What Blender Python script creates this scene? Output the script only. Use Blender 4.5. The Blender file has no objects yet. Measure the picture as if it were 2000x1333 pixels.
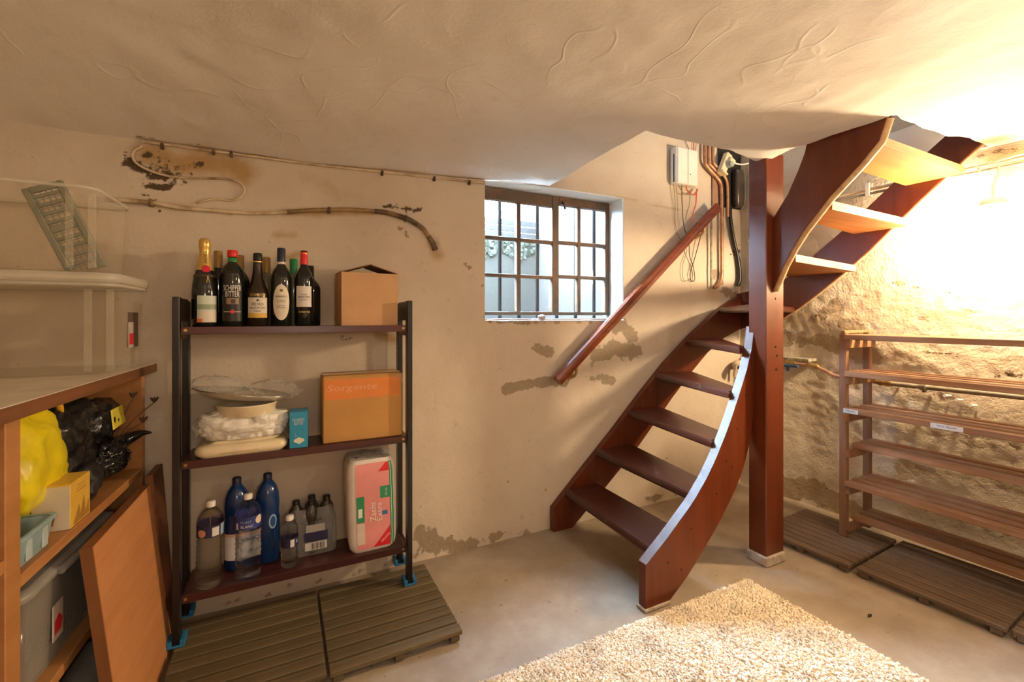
import bpy, bmesh, math, random
import numpy as np
from mathutils import Vector, Matrix, noise
random.seed(7); RNG = np.random.default_rng(11)
S = bpy.context.scene
COL = S.collection
PI = math.pi
def rad(a): return a*PI/180

# ------------------------------------------------------------------ camera, sky, lamps, exposure
cam_data = bpy.data.cameras.new('camera'); cam = bpy.data.objects.new('camera', cam_data); COL.objects.link(cam)
cam.location = (-3.10, -2.30, 1.25); cam.rotation_euler = (rad(90), 0, rad(-26.8))
cam_data.sensor_width = 36; cam_data.lens = 16; cam_data.shift_y = -46.5/2000; cam_data.clip_start = .02
S.camera = cam
S.view_settings.view_transform = 'Standard'; S.view_settings.look = 'None'
S.view_settings.exposure = 0.13; S.view_settings.gamma = 1.0; S.view_settings.use_curve_mapping = False

world = bpy.data.worlds.new('overcast'); S.world = world; world.use_nodes = True
SKY = 205.0
bg = world.node_tree.nodes['Background']; bg.inputs[0].default_value = (.50, .73, 1.0, 1); bg.inputs[1].default_value = SKY

def lamp(name, kind, loc, power, color, size=.1, rot=(0, 0, 0), sy=None):
    d = bpy.data.lights.new(name, kind); d.energy = power; d.color = color
    if kind == 'AREA':
        d.size = size
        if sy: d.shape = 'RECTANGLE'; d.size_y = sy
    else: d.shadow_soft_size = size
    o = bpy.data.objects.new(name, d); COL.objects.link(o); o.location = loc; o.rotation_euler = rot
    return o
GLOBE_EMIT = 680.0        # the visible glass jar lamp gives its light from its own glass
GLOBE_COL = (1.0, .755, .47)
lamp('side_fill_light', 'POINT', (-1.36, -2.30, 1.74), 15, (1.0, .84, .66), .04)     # added fill light right of the view, no bulb known there
lamp('rear_fill_light', 'POINT', (-2.9, -3.4, 1.50), 28, (1.0, .86, .72), .15)          # added fill light behind the view, brightens the left side
lamp('stairwell_daylight', 'AREA', (-.75, -.75, 3.25), 5, (.86, .93, 1.0), 1.0, (0, 0, 0))     # added area light standing in for daylight from upstairs

# ------------------------------------------------------------------ materials
def nt(name):
    m = bpy.data.materials.new(name); m.use_nodes = True
    n = m.node_tree.nodes; l = m.node_tree.links
    return m, n, l, n['Principled BSDF']
def c4(c): return (c[0], c[1], c[2], 1)
def srgb(r, g, b):
    f = lambda u: (u/255/12.92 if u/255 <= .04045 else ((u/255+.055)/1.055)**2.4)
    return (f(r), f(g), f(b))
def coords(n, l, scale=(1, 1, 1), world_pos=False):
    mp = n.new('ShaderNodeMapping'); mp.inputs['Scale'].default_value = scale
    if world_pos:
        g = n.new('ShaderNodeNewGeometry'); l.new(g.outputs['Position'], mp.inputs[0])
    else:
        t = n.new('ShaderNodeTexCoord'); l.new(t.outputs['Object'], mp.inputs[0])
    return mp.outputs[0]
def noise_n(n, l, vec, scale, detail=4, rough=.6):
    t = n.new('ShaderNodeTexNoise'); t.inputs['Scale'].default_value = scale
    t.inputs['Detail'].default_value = detail; t.inputs['Roughness'].default_value = rough
    l.new(vec, t.inputs['Vector']); return t.outputs['Fac']
def ramp(n, l, fac, stops):
    r = n.new('ShaderNodeValToRGB'); e = r.color_ramp.elements
    while len(e) < len(stops): e.new(.5)
    for i, (p, c) in enumerate(stops): e[i].position = p; e[i].color = c4(c)
    l.new(fac, r.inputs[0]); return r.outputs[0]
def mix(n, l, fac, a, b, blend='MIX'):
    x = n.new('ShaderNodeMix'); x.data_type = 'RGBA'; x.blend_type = blend
    if isinstance(fac, float): x.inputs[0].default_value = fac
    else: l.new(fac, x.inputs[0])
    for i, v in ((6, a), (7, b)):
        if isinstance(v, tuple): x.inputs[i].default_value = c4(v)
        else: l.new(v, x.inputs[i])
    return x.outputs[2]
def math_n(n, l, op, a, b=None):
    x = n.new('ShaderNodeMath'); x.operation = op
    for i, v in enumerate((a, b)):
        if v is None: continue
        if isinstance(v, (int, float)): x.inputs[i].default_value = v
        else: l.new(v, x.inputs[i])
    return x.outputs[0]
def bump(n, l, b, h, strength, dist=.01):
    x = n.new('ShaderNodeBump'); x.inputs['Strength'].default_value = strength; x.inputs['Distance'].default_value = dist
    l.new(h, x.inputs['Height']); l.new(x.outputs[0], b.inputs['Normal'])
MATS = {}
def pm(name, col, rough=.5, metal=0., var=.12, vs=12, bs=0., bscale=60, spec=.5, trans=0., ior=1.45, coat=0., stretch=(1, 1, 1), alpha=1., col2=None, sss=0.):
    """plain procedural material: colour broken up by noise, optional bump"""
    if name in MATS: return MATS[name]
    m, n, l, b = nt(name)
    v = coords(n, l, stretch)
    f = noise_n(n, l, v, vs, 5)
    c2 = col2 or tuple(max(0, x*(1-2.2*var)) for x in col)
    hi = tuple(min(1, x*(1+var*.8)) for x in col)
    l.new(ramp(n, l, f, [(.28, c2), (.52, col), (.75, hi)]), b.inputs['Base Color'])
    b.inputs['Roughness'].default_value = rough; b.inputs['Metallic'].default_value = metal
    b.inputs['Specular IOR Level'].default_value = spec; b.inputs['IOR'].default_value = ior
    b.inputs['Transmission Weight'].default_value = trans; b.inputs['Coat Weight'].default_value = coat
    b.inputs['Coat Roughness'].default_value = .1
    if sss: b.inputs['Subsurface Weight'].default_value = sss; b.inputs['Subsurface Radius'].default_value = (.02, .02, .02)
    if bs: bump(n, l, b, noise_n(n, l, v, bscale, 4), bs, .004)
    MATS[name] = m; return m
def clear_plastic(name, tint, opac, rough=.12, gloss=.12):
    """thin see-through film or sheet: tinted transparency, a little haze and gloss"""
    m, n, l, b = nt(name)
    b.inputs['Base Color'].default_value = c4(tint); b.inputs['Roughness'].default_value = rough
    tr = n.new('ShaderNodeBsdfTransparent'); tr.inputs[0].default_value = c4(tuple(.55+.45*x for x in tint))
    fr = n.new('ShaderNodeLayerWeight'); fr.inputs[0].default_value = .5
    a = math_n(n, l, 'ADD', math_n(n, l, 'MULTIPLY', math_n(n, l, 'POWER', fr.outputs['Facing'], 4.), min(.75, gloss*5)), opac)
    a = math_n(n, l, 'MINIMUM', a, .9)
    bump(n, l, b, noise_n(n, l, coords(n, l), 40, 2), .15, .004)
    ms = n.new('ShaderNodeMixShader'); l.new(a, ms.inputs[0]); l.new(tr.outputs[0], ms.inputs[1]); l.new(b.outputs[0], ms.inputs[2])
    l.new(ms.outputs[0], n['Material Output'].inputs[0]); MATS[name] = m; return m
def plaster(name, base, dark, bs=.35, scale=1., peelc=(.33, .26, .18), moldc=(.095, .062, .034), stainc=(.42, .27, .12), ridges=False):
    """painted plaster: colour from three measured masks (peel, mold, stain) broken by noise"""
    m, n, l, b = nt(name)
    v = coords(n, l, (1, 1, 1), True)
    f1 = noise_n(n, l, v, 1.6*scale, 5); f2 = noise_n(n, l, v, 14*scale, 6, .65); f3 = noise_n(n, l, v, 70, 4, .6)
    c = ramp(n, l, f1, [(.3, dark), (.6, base)])
    c = mix(n, l, ramp(n, l, f2, [(.58, (0, 0, 0)), (.75, (.35, .35, .35))]), c, tuple(x*.72 for x in dark))
    sp = ramp(n, l, noise_n(n, l, v, 42, 2, .5), [(.70, (0, 0, 0)), (.74, (.5, .5, .5))])
    if not ridges: c = mix(n, l, sp, c, (.30, .21, .12))
    def mask(attr, k, w, amp, fine=.15):
        a = n.new('ShaderNodeAttribute'); a.attribute_name = attr
        s = math_n(n, l, 'ADD', math_n(n, l, 'MULTIPLY', f4, 1-fine), math_n(n, l, 'MULTIPLY', f5, fine))
        s = math_n(n, l, 'ADD', math_n(n, l, 'MULTIPLY', math_n(n, l, 'SUBTRACT', s, .5), amp), a.outputs['Fac'])
        on = math_n(n, l, 'GREATER_THAN', a.outputs['Fac'], .02)
        return ramp(n, l, math_n(n, l, 'MULTIPLY', s, on), [(k-w, (0, 0, 0)), (k+w, (1, 1, 1))])
    f4 = noise_n(n, l, v, 11, 5, .55); f5 = noise_n(n, l, v, 38, 5, .6)
    ms_ = mask('stain', .55, .35, 1.2); mp_ = mask('peel', .56, .05, 2.1, .25); mm_ = mask('mold', .60, .14, 3.4, .7)
    c = mix(n, l, ms_, c, stainc)
    pc = ramp(n, l, f3, [(.3, tuple(x*.84 for x in peelc)), (.7, tuple(x*1.14 for x in peelc))])
    c = mix(n, l, mp_, c, pc); c = mix(n, l, mm_, c, moldc)
    l.new(c, b.inputs['Base Color']); b.inputs['Roughness'].default_value = .75; b.inputs['Specular IOR Level'].default_value = .25
    h = math_n(n, l, 'ADD', math_n(n, l, 'MULTIPLY', f2, .8), math_n(n, l, 'MULTIPLY', f3, .35))
    h = math_n(n, l, 'SUBTRACT', h, math_n(n, l, 'MULTIPLY', mp_, .35))
    if ridges:      # trowel marks: thin broken curved ridges
        def arc(sc, off):
            mp = n.new('ShaderNodeMapping'); mp.inputs['Location'].default_value = (off, off*2, 0); l.new(v, mp.inputs[0])
            q = math_n(n, l, 'ABSOLUTE', math_n(n, l, 'SUBTRACT', noise_n(n, l, mp.outputs[0], sc, 1.2, .4), .5))
            return ramp(n, l, q, [(.0, (1, 1, 1)), (.0075*sc/2.5, (0, 0, 0))])
        rg = math_n(n, l, 'MAXIMUM', arc(2.2, 0), arc(3.7, 5.3))
        br = ramp(n, l, noise_n(n, l, v, 3.1, 3), [(.47, (0, 0, 0)), (.58, (1, 1, 1))])
        h = math_n(n, l, 'ADD', math_n(n, l, 'MULTIPLY', h, .7), math_n(n, l, 'MULTIPLY', math_n(n, l, 'MULTIPLY', rg, br), .34))
    bump(n, l, b, h, bs, .012); MATS[name] = m; return m
def wood(name, col, dark, rough=.45, axis=0, grain=9., spec=.4, bs=.12, patch=None):
    """wood: stretched noise along the grain axis of the piece itself"""
    m, n, l, b = nt(name)
    sc = [1, 1, 1]; sc[axis] = .07; sc = tuple(x*grain for x in sc)
    v = coords(n, l, sc)
    f = noise_n(n, l, v, 4, 8, .65); g = noise_n(n, l, coords(n, l, (1, 1, 1), True), 5, 3)
    c = ramp(n, l, f, [(.3, dark), (.55, col), (.8, tuple(min(1, x*1.15) for x in col))])
    c = mix(n, l, ramp(n, l, g, [(.4, (0, 0, 0)), (.75, (.4, .4, .4))]), c, dark)
    oi = n.new('ShaderNodeObjectInfo'); c = mix(n, l, ramp(n, l, oi.outputs['Random'], [(0, (.42, .42, .42)), (1, (0, 0, 0))]), c, tuple(x*.72 for x in dark))
    if patch:
        c = mix(n, l, ramp(n, l, noise_n(n, l, coords(n, l, (1, 1, 1), True), 16, 6, .7), [(.60, (0, 0, 0)), (.72, (.55, .55, .55))]), c, patch)
    l.new(c, b.inputs['Base Color']); b.inputs['Roughness'].default_value = rough; b.inputs['Specular IOR Level'].default_value = spec
    bump(n, l, b, f, bs, .003); MATS[name] = m; return m
def emit(name, col, strength):
    m, n, l, b = nt(name)
    b.inputs['Base Color'].default_value = c4(col); b.inputs['Emission Color'].default_value = c4(col); b.inputs['Emission Strength'].default_value = strength
    MATS[name] = m; return m
M_WALL = plaster('window_wall_plaster', (.63, .54, .43), (.54, .44, .34))
M_RWALL = plaster('rough_wall_plaster', (.58, .50, .385), (.48, .39, .27), 1.0, 1.3, (.36, .27, .17))
M_CEIL = plaster('ceiling_plaster', (.76, .71, .64), (.70, .645, .565), .30, .8, ridges=True)
M_SHAFT = plaster('stairwell_plaster', (.50, .48, .46), (.44, .42, .40), .25)
M_REVEAL = plaster('reveal_paint', (.82, .82, .80), (.70, .70, .68), .3)
M_RED = wood('red_brown_paint', (.138, .028, .0075), (.078, .0145, .005), .30, 2, 5, .5, .10)
M_TREAD = wood('red_brown_tread', (.080, .018, .009), (.042, .010, .006), .32, 1, 6, .5, .1, (.34, .22, .17))
M_REDX = wood('red_brown_edge', (.15, .055, .034), (.085, .026, .016), .42, 0, 6, .4, .1, (.30, .22, .19))
M_UNDER = wood('raw_tread_wood', (.45, .19, .055), (.30, .11, .03), .5, 0, 7)
M_PALE = wood('raw_edge_wood', (.56, .37, .20), (.40, .22, .10), .6, 0, 8)
M_RAIL = wood('varnished_rail', (.235, .052, .014), (.13, .025, .008), .22, 0, 8, .6, .06)
M_BLACKW = wood('black_brown_wood', (.016, .011, .010), (.006, .004, .005), .35, 2, 6, .5)
M_SHELF = wood('dark_cherry_shelf', (.085, .022, .020), (.035, .010, .010), .28, 0, 6, .5)
M_PALLET = wood('grey_green_deck', (.155, .115, .060), (.085, .062, .032), .7, 0, 7, .3, .3)
M_PALLET_R = wood('brown_deck', (.21, .145, .09), (.12, .08, .05), .7, 0, 7, .3, .3)
M_RACK = wood('reddish_rack_wood', (.33, .170, .082), (.20, .098, .048), .5, 1, 8, .4)
M_RACKD = wood('reddish_rack_post', (.31, .155, .074), (.19, .088, .044), .5, 2, 8, .4)
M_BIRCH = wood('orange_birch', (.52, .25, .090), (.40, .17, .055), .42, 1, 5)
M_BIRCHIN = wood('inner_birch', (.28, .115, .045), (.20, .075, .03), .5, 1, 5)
M_TOPW = pm('white_top_board', (.74, .66, .54), .22, var=.06)
M_EDGE = wood('worn_brown_edge', (.26, .10, .035), (.13, .05, .02), .5, 1, 9, .4, .1)
M_BOARD = wood('alder_board', (.62, .285, .115), (.50, .205, .075), .42, 1, 4)
M_BOARDE = wood('alder_board_edge', (.30, .12, .04), (.22, .085, .03), .5, 2, 6)
M_IRON = pm('rusty_window_paint', (.085, .052, .026), .6, var=.35, vs=18, bs=.4, col2=(.16, .065, .02))
M_BAR = pm('iron_bar', (.010, .007, .0065), .8, var=.25, vs=10, spec=.05)
M_BLACKP = pm('black_plastic', (.012, .011, .010), .35)
M_WHITEP = pm('white_plastic', (.80, .78, .72), .35, var=.04)
M_CREAM = pm('cream_plastic', (.78, .66, .44), .35, var=.06)
M_COPPER = pm('painted_copper_pipe', (.46, .24, .14), .4, metal=.35, var=.2, vs=20)
M_BRASS = pm('brass', (.52, .34, .13), .32, metal=.8, var=.2, vs=30)
M_GREYPIPE = pm('dusty_grey_pipe', (.34, .30, .22), .6, var=.3, vs=25, bs=.3)
M_CARD = pm('cardboard', (.52, .30, .15), .8, var=.06, vs=6, bs=.1, bscale=120)
M_CARDD = pm('cardboard_inside', (.30, .16, .08), .85, var=.08)
M_DARKGLASS = pm('dark_bottle_glass', (.010, .011, .008), .06, var=.1, spec=.7)
M_STEEL = pm('worn_steel', (.45, .43, .38), .25, metal=.9, var=.2)
M_BLACKBAG = pm('black_bin_bag', (.014, .013, .013), .20, var=.3, vs=9, bs=.9, bscale=16, spec=.7)
M_YELBAG = pm('yellow_bag_film', (.80, .66, .012), .34, var=.12, vs=7, bs=.45, bscale=9, sss=0)
M_RUG = pm('cream_wool', (.82, .70, .53), .95, var=.14, vs=9, spec=.05)
M_CLEAR = clear_plastic('clear_tub_plastic', (.97, .94, .86), .035, .10, .08)
M_CLEARRIM = clear_plastic('clear_tub_rim', (.92, .88, .78), .36, .12, .10)
M_RIB = clear_plastic('clear_tub_rib', (.94, .90, .80), .13, .10, .10)
M_FILM = clear_plastic('clear_film', (.92, .90, .86), .16, .12, .30)
M_PANE = clear_plastic('window_glass', (.93, .96, .95), .035, .03, .10)
def water_mat():
    m, n, l, b = nt('clear_water_bottle')
    b.inputs['Base Color'].default_value = (.97, .97, .95, 1); b.inputs['Roughness'].default_value = .03
    b.inputs['Transmission Weight'].default_value = 1; b.inputs['IOR'].default_value = 1.30
    tr = n.new('ShaderNodeBsdfTransparent'); tr.inputs[0].default_value = (.95, .94, .91, 1)
    ms = n.new('ShaderNodeMixShader'); ms.inputs[0].default_value = .62
    l.new(tr.outputs[0], ms.inputs[1]); l.new(b.outputs[0], ms.inputs[2]); l.new(ms.outputs[0], n['Material Output'].inputs[0]); return m
M_WATER = water_mat()
M_BLUEB = pm('blue_bottle_plastic', (.010, .050, .20), .12, var=.15, spec=.7, trans=.35)
def flat(name, col, rough=.45, **k): return pm(name, col, rough, var=.05, **k)
M_FLOOR = None

# ------------------------------------------------------------------ mesh building
class MB:
    def __init__(s): s.v = []; s.f = []; s.sm = []
    def add(s, vs, fs, smooth=False):
        o = len(s.v); s.v += [tuple(p) for p in vs]; s.f += [tuple(i+o for i in f) for f in fs]; s.sm += [smooth]*len(fs); return s
    def box(s, a, b, ch=0., M=None):
        (x0, y0, z0), (x1, y1, z1) = a, b
        if not ch:
            vs = [(x, y, z) for x in (x0, x1) for y in (y0, y1) for z in (z0, z1)]
            fs = [(0, 1, 3, 2), (4, 6, 7, 5), (0, 4, 5, 1), (2, 3, 7, 6), (0, 2, 6, 4), (1, 5, 7, 3)]
            if M: vs = [M @ Vector(p) for p in vs]
            return s.add(vs, fs)
        bm = bmesh.new(); bmesh.ops.create_cube(bm, size=1)
        for q in bm.verts: q.co = Vector(((x0+x1)/2+q.co.x*(x1-x0), (y0+y1)/2+q.co.y*(y1-y0), (z0+z1)/2+q.co.z*(z1-z0)))
        bmesh.ops.bevel(bm, geom=bm.edges[:], offset=ch, segments=1, affect='EDGES')
        if M: bmesh.ops.transform(bm, matrix=M, verts=bm.verts)
        bm.verts.index_update()
        s.add([q.co[:] for q in bm.verts], [[q.index for q in f.verts] for f in bm.faces]); bm.free(); return s
    def beam(s, p, q, w, h, up=(0, 0, 1), ch=0.):
        p, q = Vector(p), Vector(q); d = (q-p); L = d.length; x = d.normalized(); y = Vector(up).cross(x).normalized(); z = x.cross(y)
        M = Matrix(((x.x, y.x, z.x, p.x), (x.y, y.y, z.y, p.y), (x.z, y.z, z.z, p.z), (0, 0, 0, 1)))
        return s.box((0, -w/2, -h/2), (L, w/2, h/2), ch, M)
    def tube(s, pts, r, n=10, sub=0, cap=True):
        P = [Vector(p) for p in pts]; R = list(r) if isinstance(r, (list, tuple)) else [r]*len(P)
        if sub and len(P) > 2:
            Q = []; RR = []
            for i in range(len(P)-1):
                a, b, c, d = P[max(i-1, 0)], P[i], P[i+1], P[min(i+2, len(P)-1)]
                for k in range(sub):
                    t = k/sub
                    Q.append(.5*((2*b)+(c-a)*t+(2*a-5*b+4*c-d)*t*t+(3*b-a-3*c+d)*t**3)); RR.append(R[i]*(1-t)+R[i+1]*t)
            Q.append(P[-1]); RR.append(R[-1]); P, R = Q, RR
        T = [(P[min(i+1, len(P)-1)]-P[max(i-1, 0)]).normalized() for i in range(len(P))]
        u = T[0].orthogonal().normalized(); vs = []; fs = []
        for i, p in enumerate(P):
            u = (u-T[i]*u.dot(T[i]))
            u = u.normalized() if u.length > 1e-6 else T[i].orthogonal().normalized()
            w = T[i].cross(u)
            for k in range(n):
                a = 2*PI*k/n; vs.append(p+(u*math.cos(a)+w*math.sin(a))*R[i])
        for i in range(len(P)-1):
            for k in range(n): fs.append((i*n+k, i*n+(k+1) % n, (i+1)*n+(k+1) % n, (i+1)*n+k))
        s.add(vs, fs, True)
        if cap: 
            s.add(vs[:n], [tuple(range(n-1, -1, -1))]); s.add(vs[-n:], [tuple(range(n))])
        return s
    def cyl(s, p, q, r, r2=None, n=20): return s.tube([p, q], [r, r if r2 is None else r2], n)
    def lathe(s, prof, n=28, c=(0, 0, 0), a0=0., a1=2*PI, smooth=True, wob=None):
        full = abs(a1-a0-2*PI) < 1e-6; m = n if full else n+1; vs = []; fs = []
        for i, (r, z) in enumerate(prof):
            for k in range(m):
                a = a0+(a1-a0)*k/n; rr = r*(wob(a, z) if wob else 1)
                vs.append((c[0]+rr*math.cos(a), c[1]+rr*math.sin(a), c[2]+z))
        for i in range(len(prof)-1):
            for k in range(n if full else n):
                k2 = (k+1) % m if full else k+1
                fs.append((i*m+k, i*m+k2, (i+1)*m+k2, (i+1)*m+k))
        return s.add(vs, fs, smooth)
    def prism(s, poly, ax, a0, a1):
        n = len(poly)
        def P(u, v, w): return {'x': (w, u, v), 'y': (u, w, v), 'z': (u, v, w)}[ax]
        vs = [P(u, v, a0) for u, v in poly]+[P(u, v, a1) for u, v in poly]
        fs = [tuple(range(n)), tuple(range(2*n-1, n-1, -1))]+[(i, i+n, (i+1) % n+n, (i+1) % n) for i in range(n)]
        return s.add(vs, fs)
    def grid(s, fn, nu, nv, smooth=True, wrap=False):
        vs = [fn(i/nu, j/nv) for i in range(nu+(0 if wrap else 1)) for j in range(nv+1)]; m = nu if wrap else nu+1
        fs = [(i*(nv+1)+j, ((i+1) % m)*(nv+1)+j, ((i+1) % m)*(nv+1)+j+1, i*(nv+1)+j+1) for i in range(nu) for j in range(nv)]
        return s.add(vs, fs, smooth)
    def blob(s, c, rad3, sub=4, amp=.15, freq=2.2, seed=0., sq=1., ridge=0., fn=None, rfreq=4.):
        bm = bmesh.new(); bmesh.ops.create_icosphere(bm, subdivisions=sub, radius=1)
        for q in bm.verts:
            d = q.co.normalized(); p = d.copy()
            if sq != 1: p = Vector([math.copysign(abs(x)**sq, x) for x in d])
            k = 1+amp*noise.noise(d*freq+Vector((seed, seed*2, 3)))
            if ridge: k += ridge*(abs(noise.noise(d*rfreq+Vector((seed, 5, seed))))*-2+.5)+ridge*.5*(abs(noise.noise(d*rfreq*2.3+Vector((seed, 9, seed))))*-2+.5)
            p = p*k; p = Vector((p.x*rad3[0], p.y*rad3[1], p.z*rad3[2]))
            if fn: p = fn(p, d)
            q.co = p+Vector(c)
        bm.verts.index_update()
        s.add([q.co[:] for q in bm.verts], [[q.index for q in f.verts] for f in bm.faces], True); bm.free(); return s
    def mesh(s, name, mat):
        me = bpy.data.meshes.new(name); me.from_pydata(s.v, [], s.f); me.materials.append(mat)
        me.polygons.foreach_set('use_smooth', s.sm); me.update(); return me
def link(name, me, parent=None, loc=(0, 0, 0), rot=(0, 0, 0)):
    o = bpy.data.objects.new(name, me); COL.objects.link(o); o.location = loc; o.rotation_euler = rot
    if parent: o.parent = parent
    return o
def obj(name, mb, mat, parent=None, loc=(0, 0, 0), rot=(0, 0, 0), label=None):
    o = link(name, mb.mesh(name, mat), parent, loc, rot)
    if label: o['label'] = label
    return o
def tag(o, label, cat, group=None):
    o['label'] = label; o['category'] = cat
    if group: o['group'] = group
    return o
def thing(name, label, cat, loc=(0, 0, 0), rotz=0., group=None):
    o = bpy.data.objects.new(name, None); COL.objects.link(o); o.empty_display_size = .05
    o.location = loc; o.rotation_euler = (0, 0, rotz); return tag(o, label, cat, group)
def struct(name, mb, mat, parent=None):
    o = obj(name, mb, mat, parent)
    if not parent: o['kind'] = 'structure'
    return o
def copy_tree(o, parent=None):
    c = o.copy(); COL.objects.link(c)
    if parent: c.parent = parent
    for ch in o.children: copy_tree(ch, c)
    return c
_TXT = {}
def text2d(body, res=2):
    if body not in _TXT:
        cu = bpy.data.curves.new('lettering', 'FONT'); cu.body = body; cu.resolution_u = res
        o = bpy.data.objects.new('lettering', cu); me = bpy.data.meshes.new_from_object(o)
        vs = [v.co[:2] for v in me.vertices]; fs = [tuple(p.vertices) for p in me.polygons]
        bpy.data.objects.remove(o); bpy.data.meshes.remove(me); bpy.data.curves.remove(cu)
        xs = [v[0] for v in vs]; ys = [v[1] for v in vs]; w = max(xs)-min(xs); h = max(ys)-min(ys)
        _TXT[body] = ([((x-min(xs))/h-w/h/2, (y-min(ys))/h-.5) for x, y in vs], fs, w/h)
    return _TXT[body]
def text_on(body, h, width, place):
    """lettering h high and width wide; place(x, y) gives the point on the surface"""
    vs, fs, asp = text2d(body); mb = MB(); k = width/(asp*h) if width else 1
    mb.add([place(x*h*k, y*h) for x, y in vs], fs); return mb
def plane_place(o, ux, uy):
    o, ux, uy = Vector(o), Vector(ux), Vector(uy); return lambda x, y: o+ux*x+uy*y
def cyl_place(r, a, z):          # on a bottle: counter-clockwise angle a faces the reader
    return lambda x, y: (r*math.cos(a+x/r), r*math.sin(a+x/r), z+y)

# ------------------------------------------------------------------ plaster shell: grids with relief and measured marks
def lines(a, b, step, extra=()):
    n = max(1, round((b-a)/step)); L = [a+(b-a)*i/n for i in range(n+1)]
    for e in extra:
        if a < e < b:
            j = min(range(len(L)), key=lambda k: abs(L[k]-e) if 0 < k < len(L)-1 else 9)
            L[j] = e
    return sorted(set(L))
def seg_d(p, a, b):
    ax, ay = a; bx, by = b; dx, dy = bx-ax, by-ay; q = dx*dx+dy*dy
    t = 0 if q == 0 else max(0, min(1, ((p[0]-ax)*dx+(p[1]-ay)*dy)/q))
    return math.hypot(p[0]-ax-dx*t, p[1]-ay-dy*t)
def marks_to(me, uv, marks):
    U = np.array(uv); out = {k: np.zeros(len(U)) for k in ('peel', 'mold', 'stain')}
    for kind, pts, r, st in marks:
        if len(pts) == 1: pts = pts*2
        d = np.full(len(U), 9.)
        for a, b in zip(pts[:-1], pts[1:]):
            ax, ay = a; dx, dy = b[0]-ax, b[1]-ay; q = dx*dx+dy*dy
            t = np.zeros(len(U)) if q == 0 else np.clip(((U[:, 0]-ax)*dx+(U[:, 1]-ay)*dy)/q, 0, 1)
            d = np.minimum(d, np.hypot(U[:, 0]-ax-dx*t, U[:, 1]-ay-dy*t))
        out[kind] = np.maximum(out[kind], st*np.clip(1.25-d/r, 0, 1))
    for k, a in out.items():
        at = me.attributes.new(k, 'FLOAT', 'POINT'); at.data.foreach_set('value', a.astype(np.float32))
def shell(name, us, vs, hole, pos, mat, marks=(), skirts=None):
    """grid in (u,v); hole(u,v) drops cells; pos(u,v) gives the point; skirts = vector to extrude the open inner edge"""
    idx = {}; V = []; UV = []; F = []
    def gi(i, j):
        if (i, j) not in idx: idx[(i, j)] = len(V); V.append(pos(us[i], vs[j])); UV.append((us[i], vs[j]))
        return idx[(i, j)]
    keep = [[not hole((us[i]+us[i+1])/2, (vs[j]+vs[j+1])/2) for j in range(len(vs)-1)] for i in range(len(us)-1)]
    for i in range(len(us)-1):
        for j in range(len(vs)-1):
            if keep[i][j]: F.append((gi(i, j), gi(i+1, j), gi(i+1, j+1), gi(i, j+1)))
    if skirts is not None:
        sk = Vector(skirts); ex = {}
        def xi(k):
            if k not in ex: ex[k] = len(V); V.append(tuple(Vector(V[k])+sk)); UV.append(UV[k])
            return ex[k]
        for i in range(len(us)-1):
            for j in range(len(vs)-1):
                if not keep[i][j]: continue
                for di, dj, a, b in ((-1, 0, (i, j), (i, j+1)), (1, 0, (i+1, j), (i+1, j+1)), (0, -1, (i, j), (i+1, j)), (0, 1, (i, j+1), (i+1, j+1))):
                    p, q = i+di, j+dj
                    if 0 <= p < len(us)-1 and 0 <= q < len(vs)-1 and not keep[p][q]:
                        F.append((gi(*a), gi(*b), xi(gi(*b)), xi(gi(*a))))
    me = bpy.data.meshes.new(name); me.from_pydata(V, [], F); me.materials.append(mat)
    me.polygons.foreach_set('use_smooth', [True]*len(F)); me.update(); marks_to(me, UV, marks)
    bm = bmesh.new(); bm.from_mesh(me); bmesh.ops.recalc_face_normals(bm, faces=bm.faces)
    for e in bm.edges:
        if len(e.link_faces) == 2 and e.calc_face_angle(0) > .9: e.smooth = False
    bm.to_mesh(me); bm.free()
    o = link(name, me); o['kind'] = 'structure'; return o
def fb(x, y, z, f): return noise.fractal(Vector((x*f, y*f, z*f)), 1., 2., 4)

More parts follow.
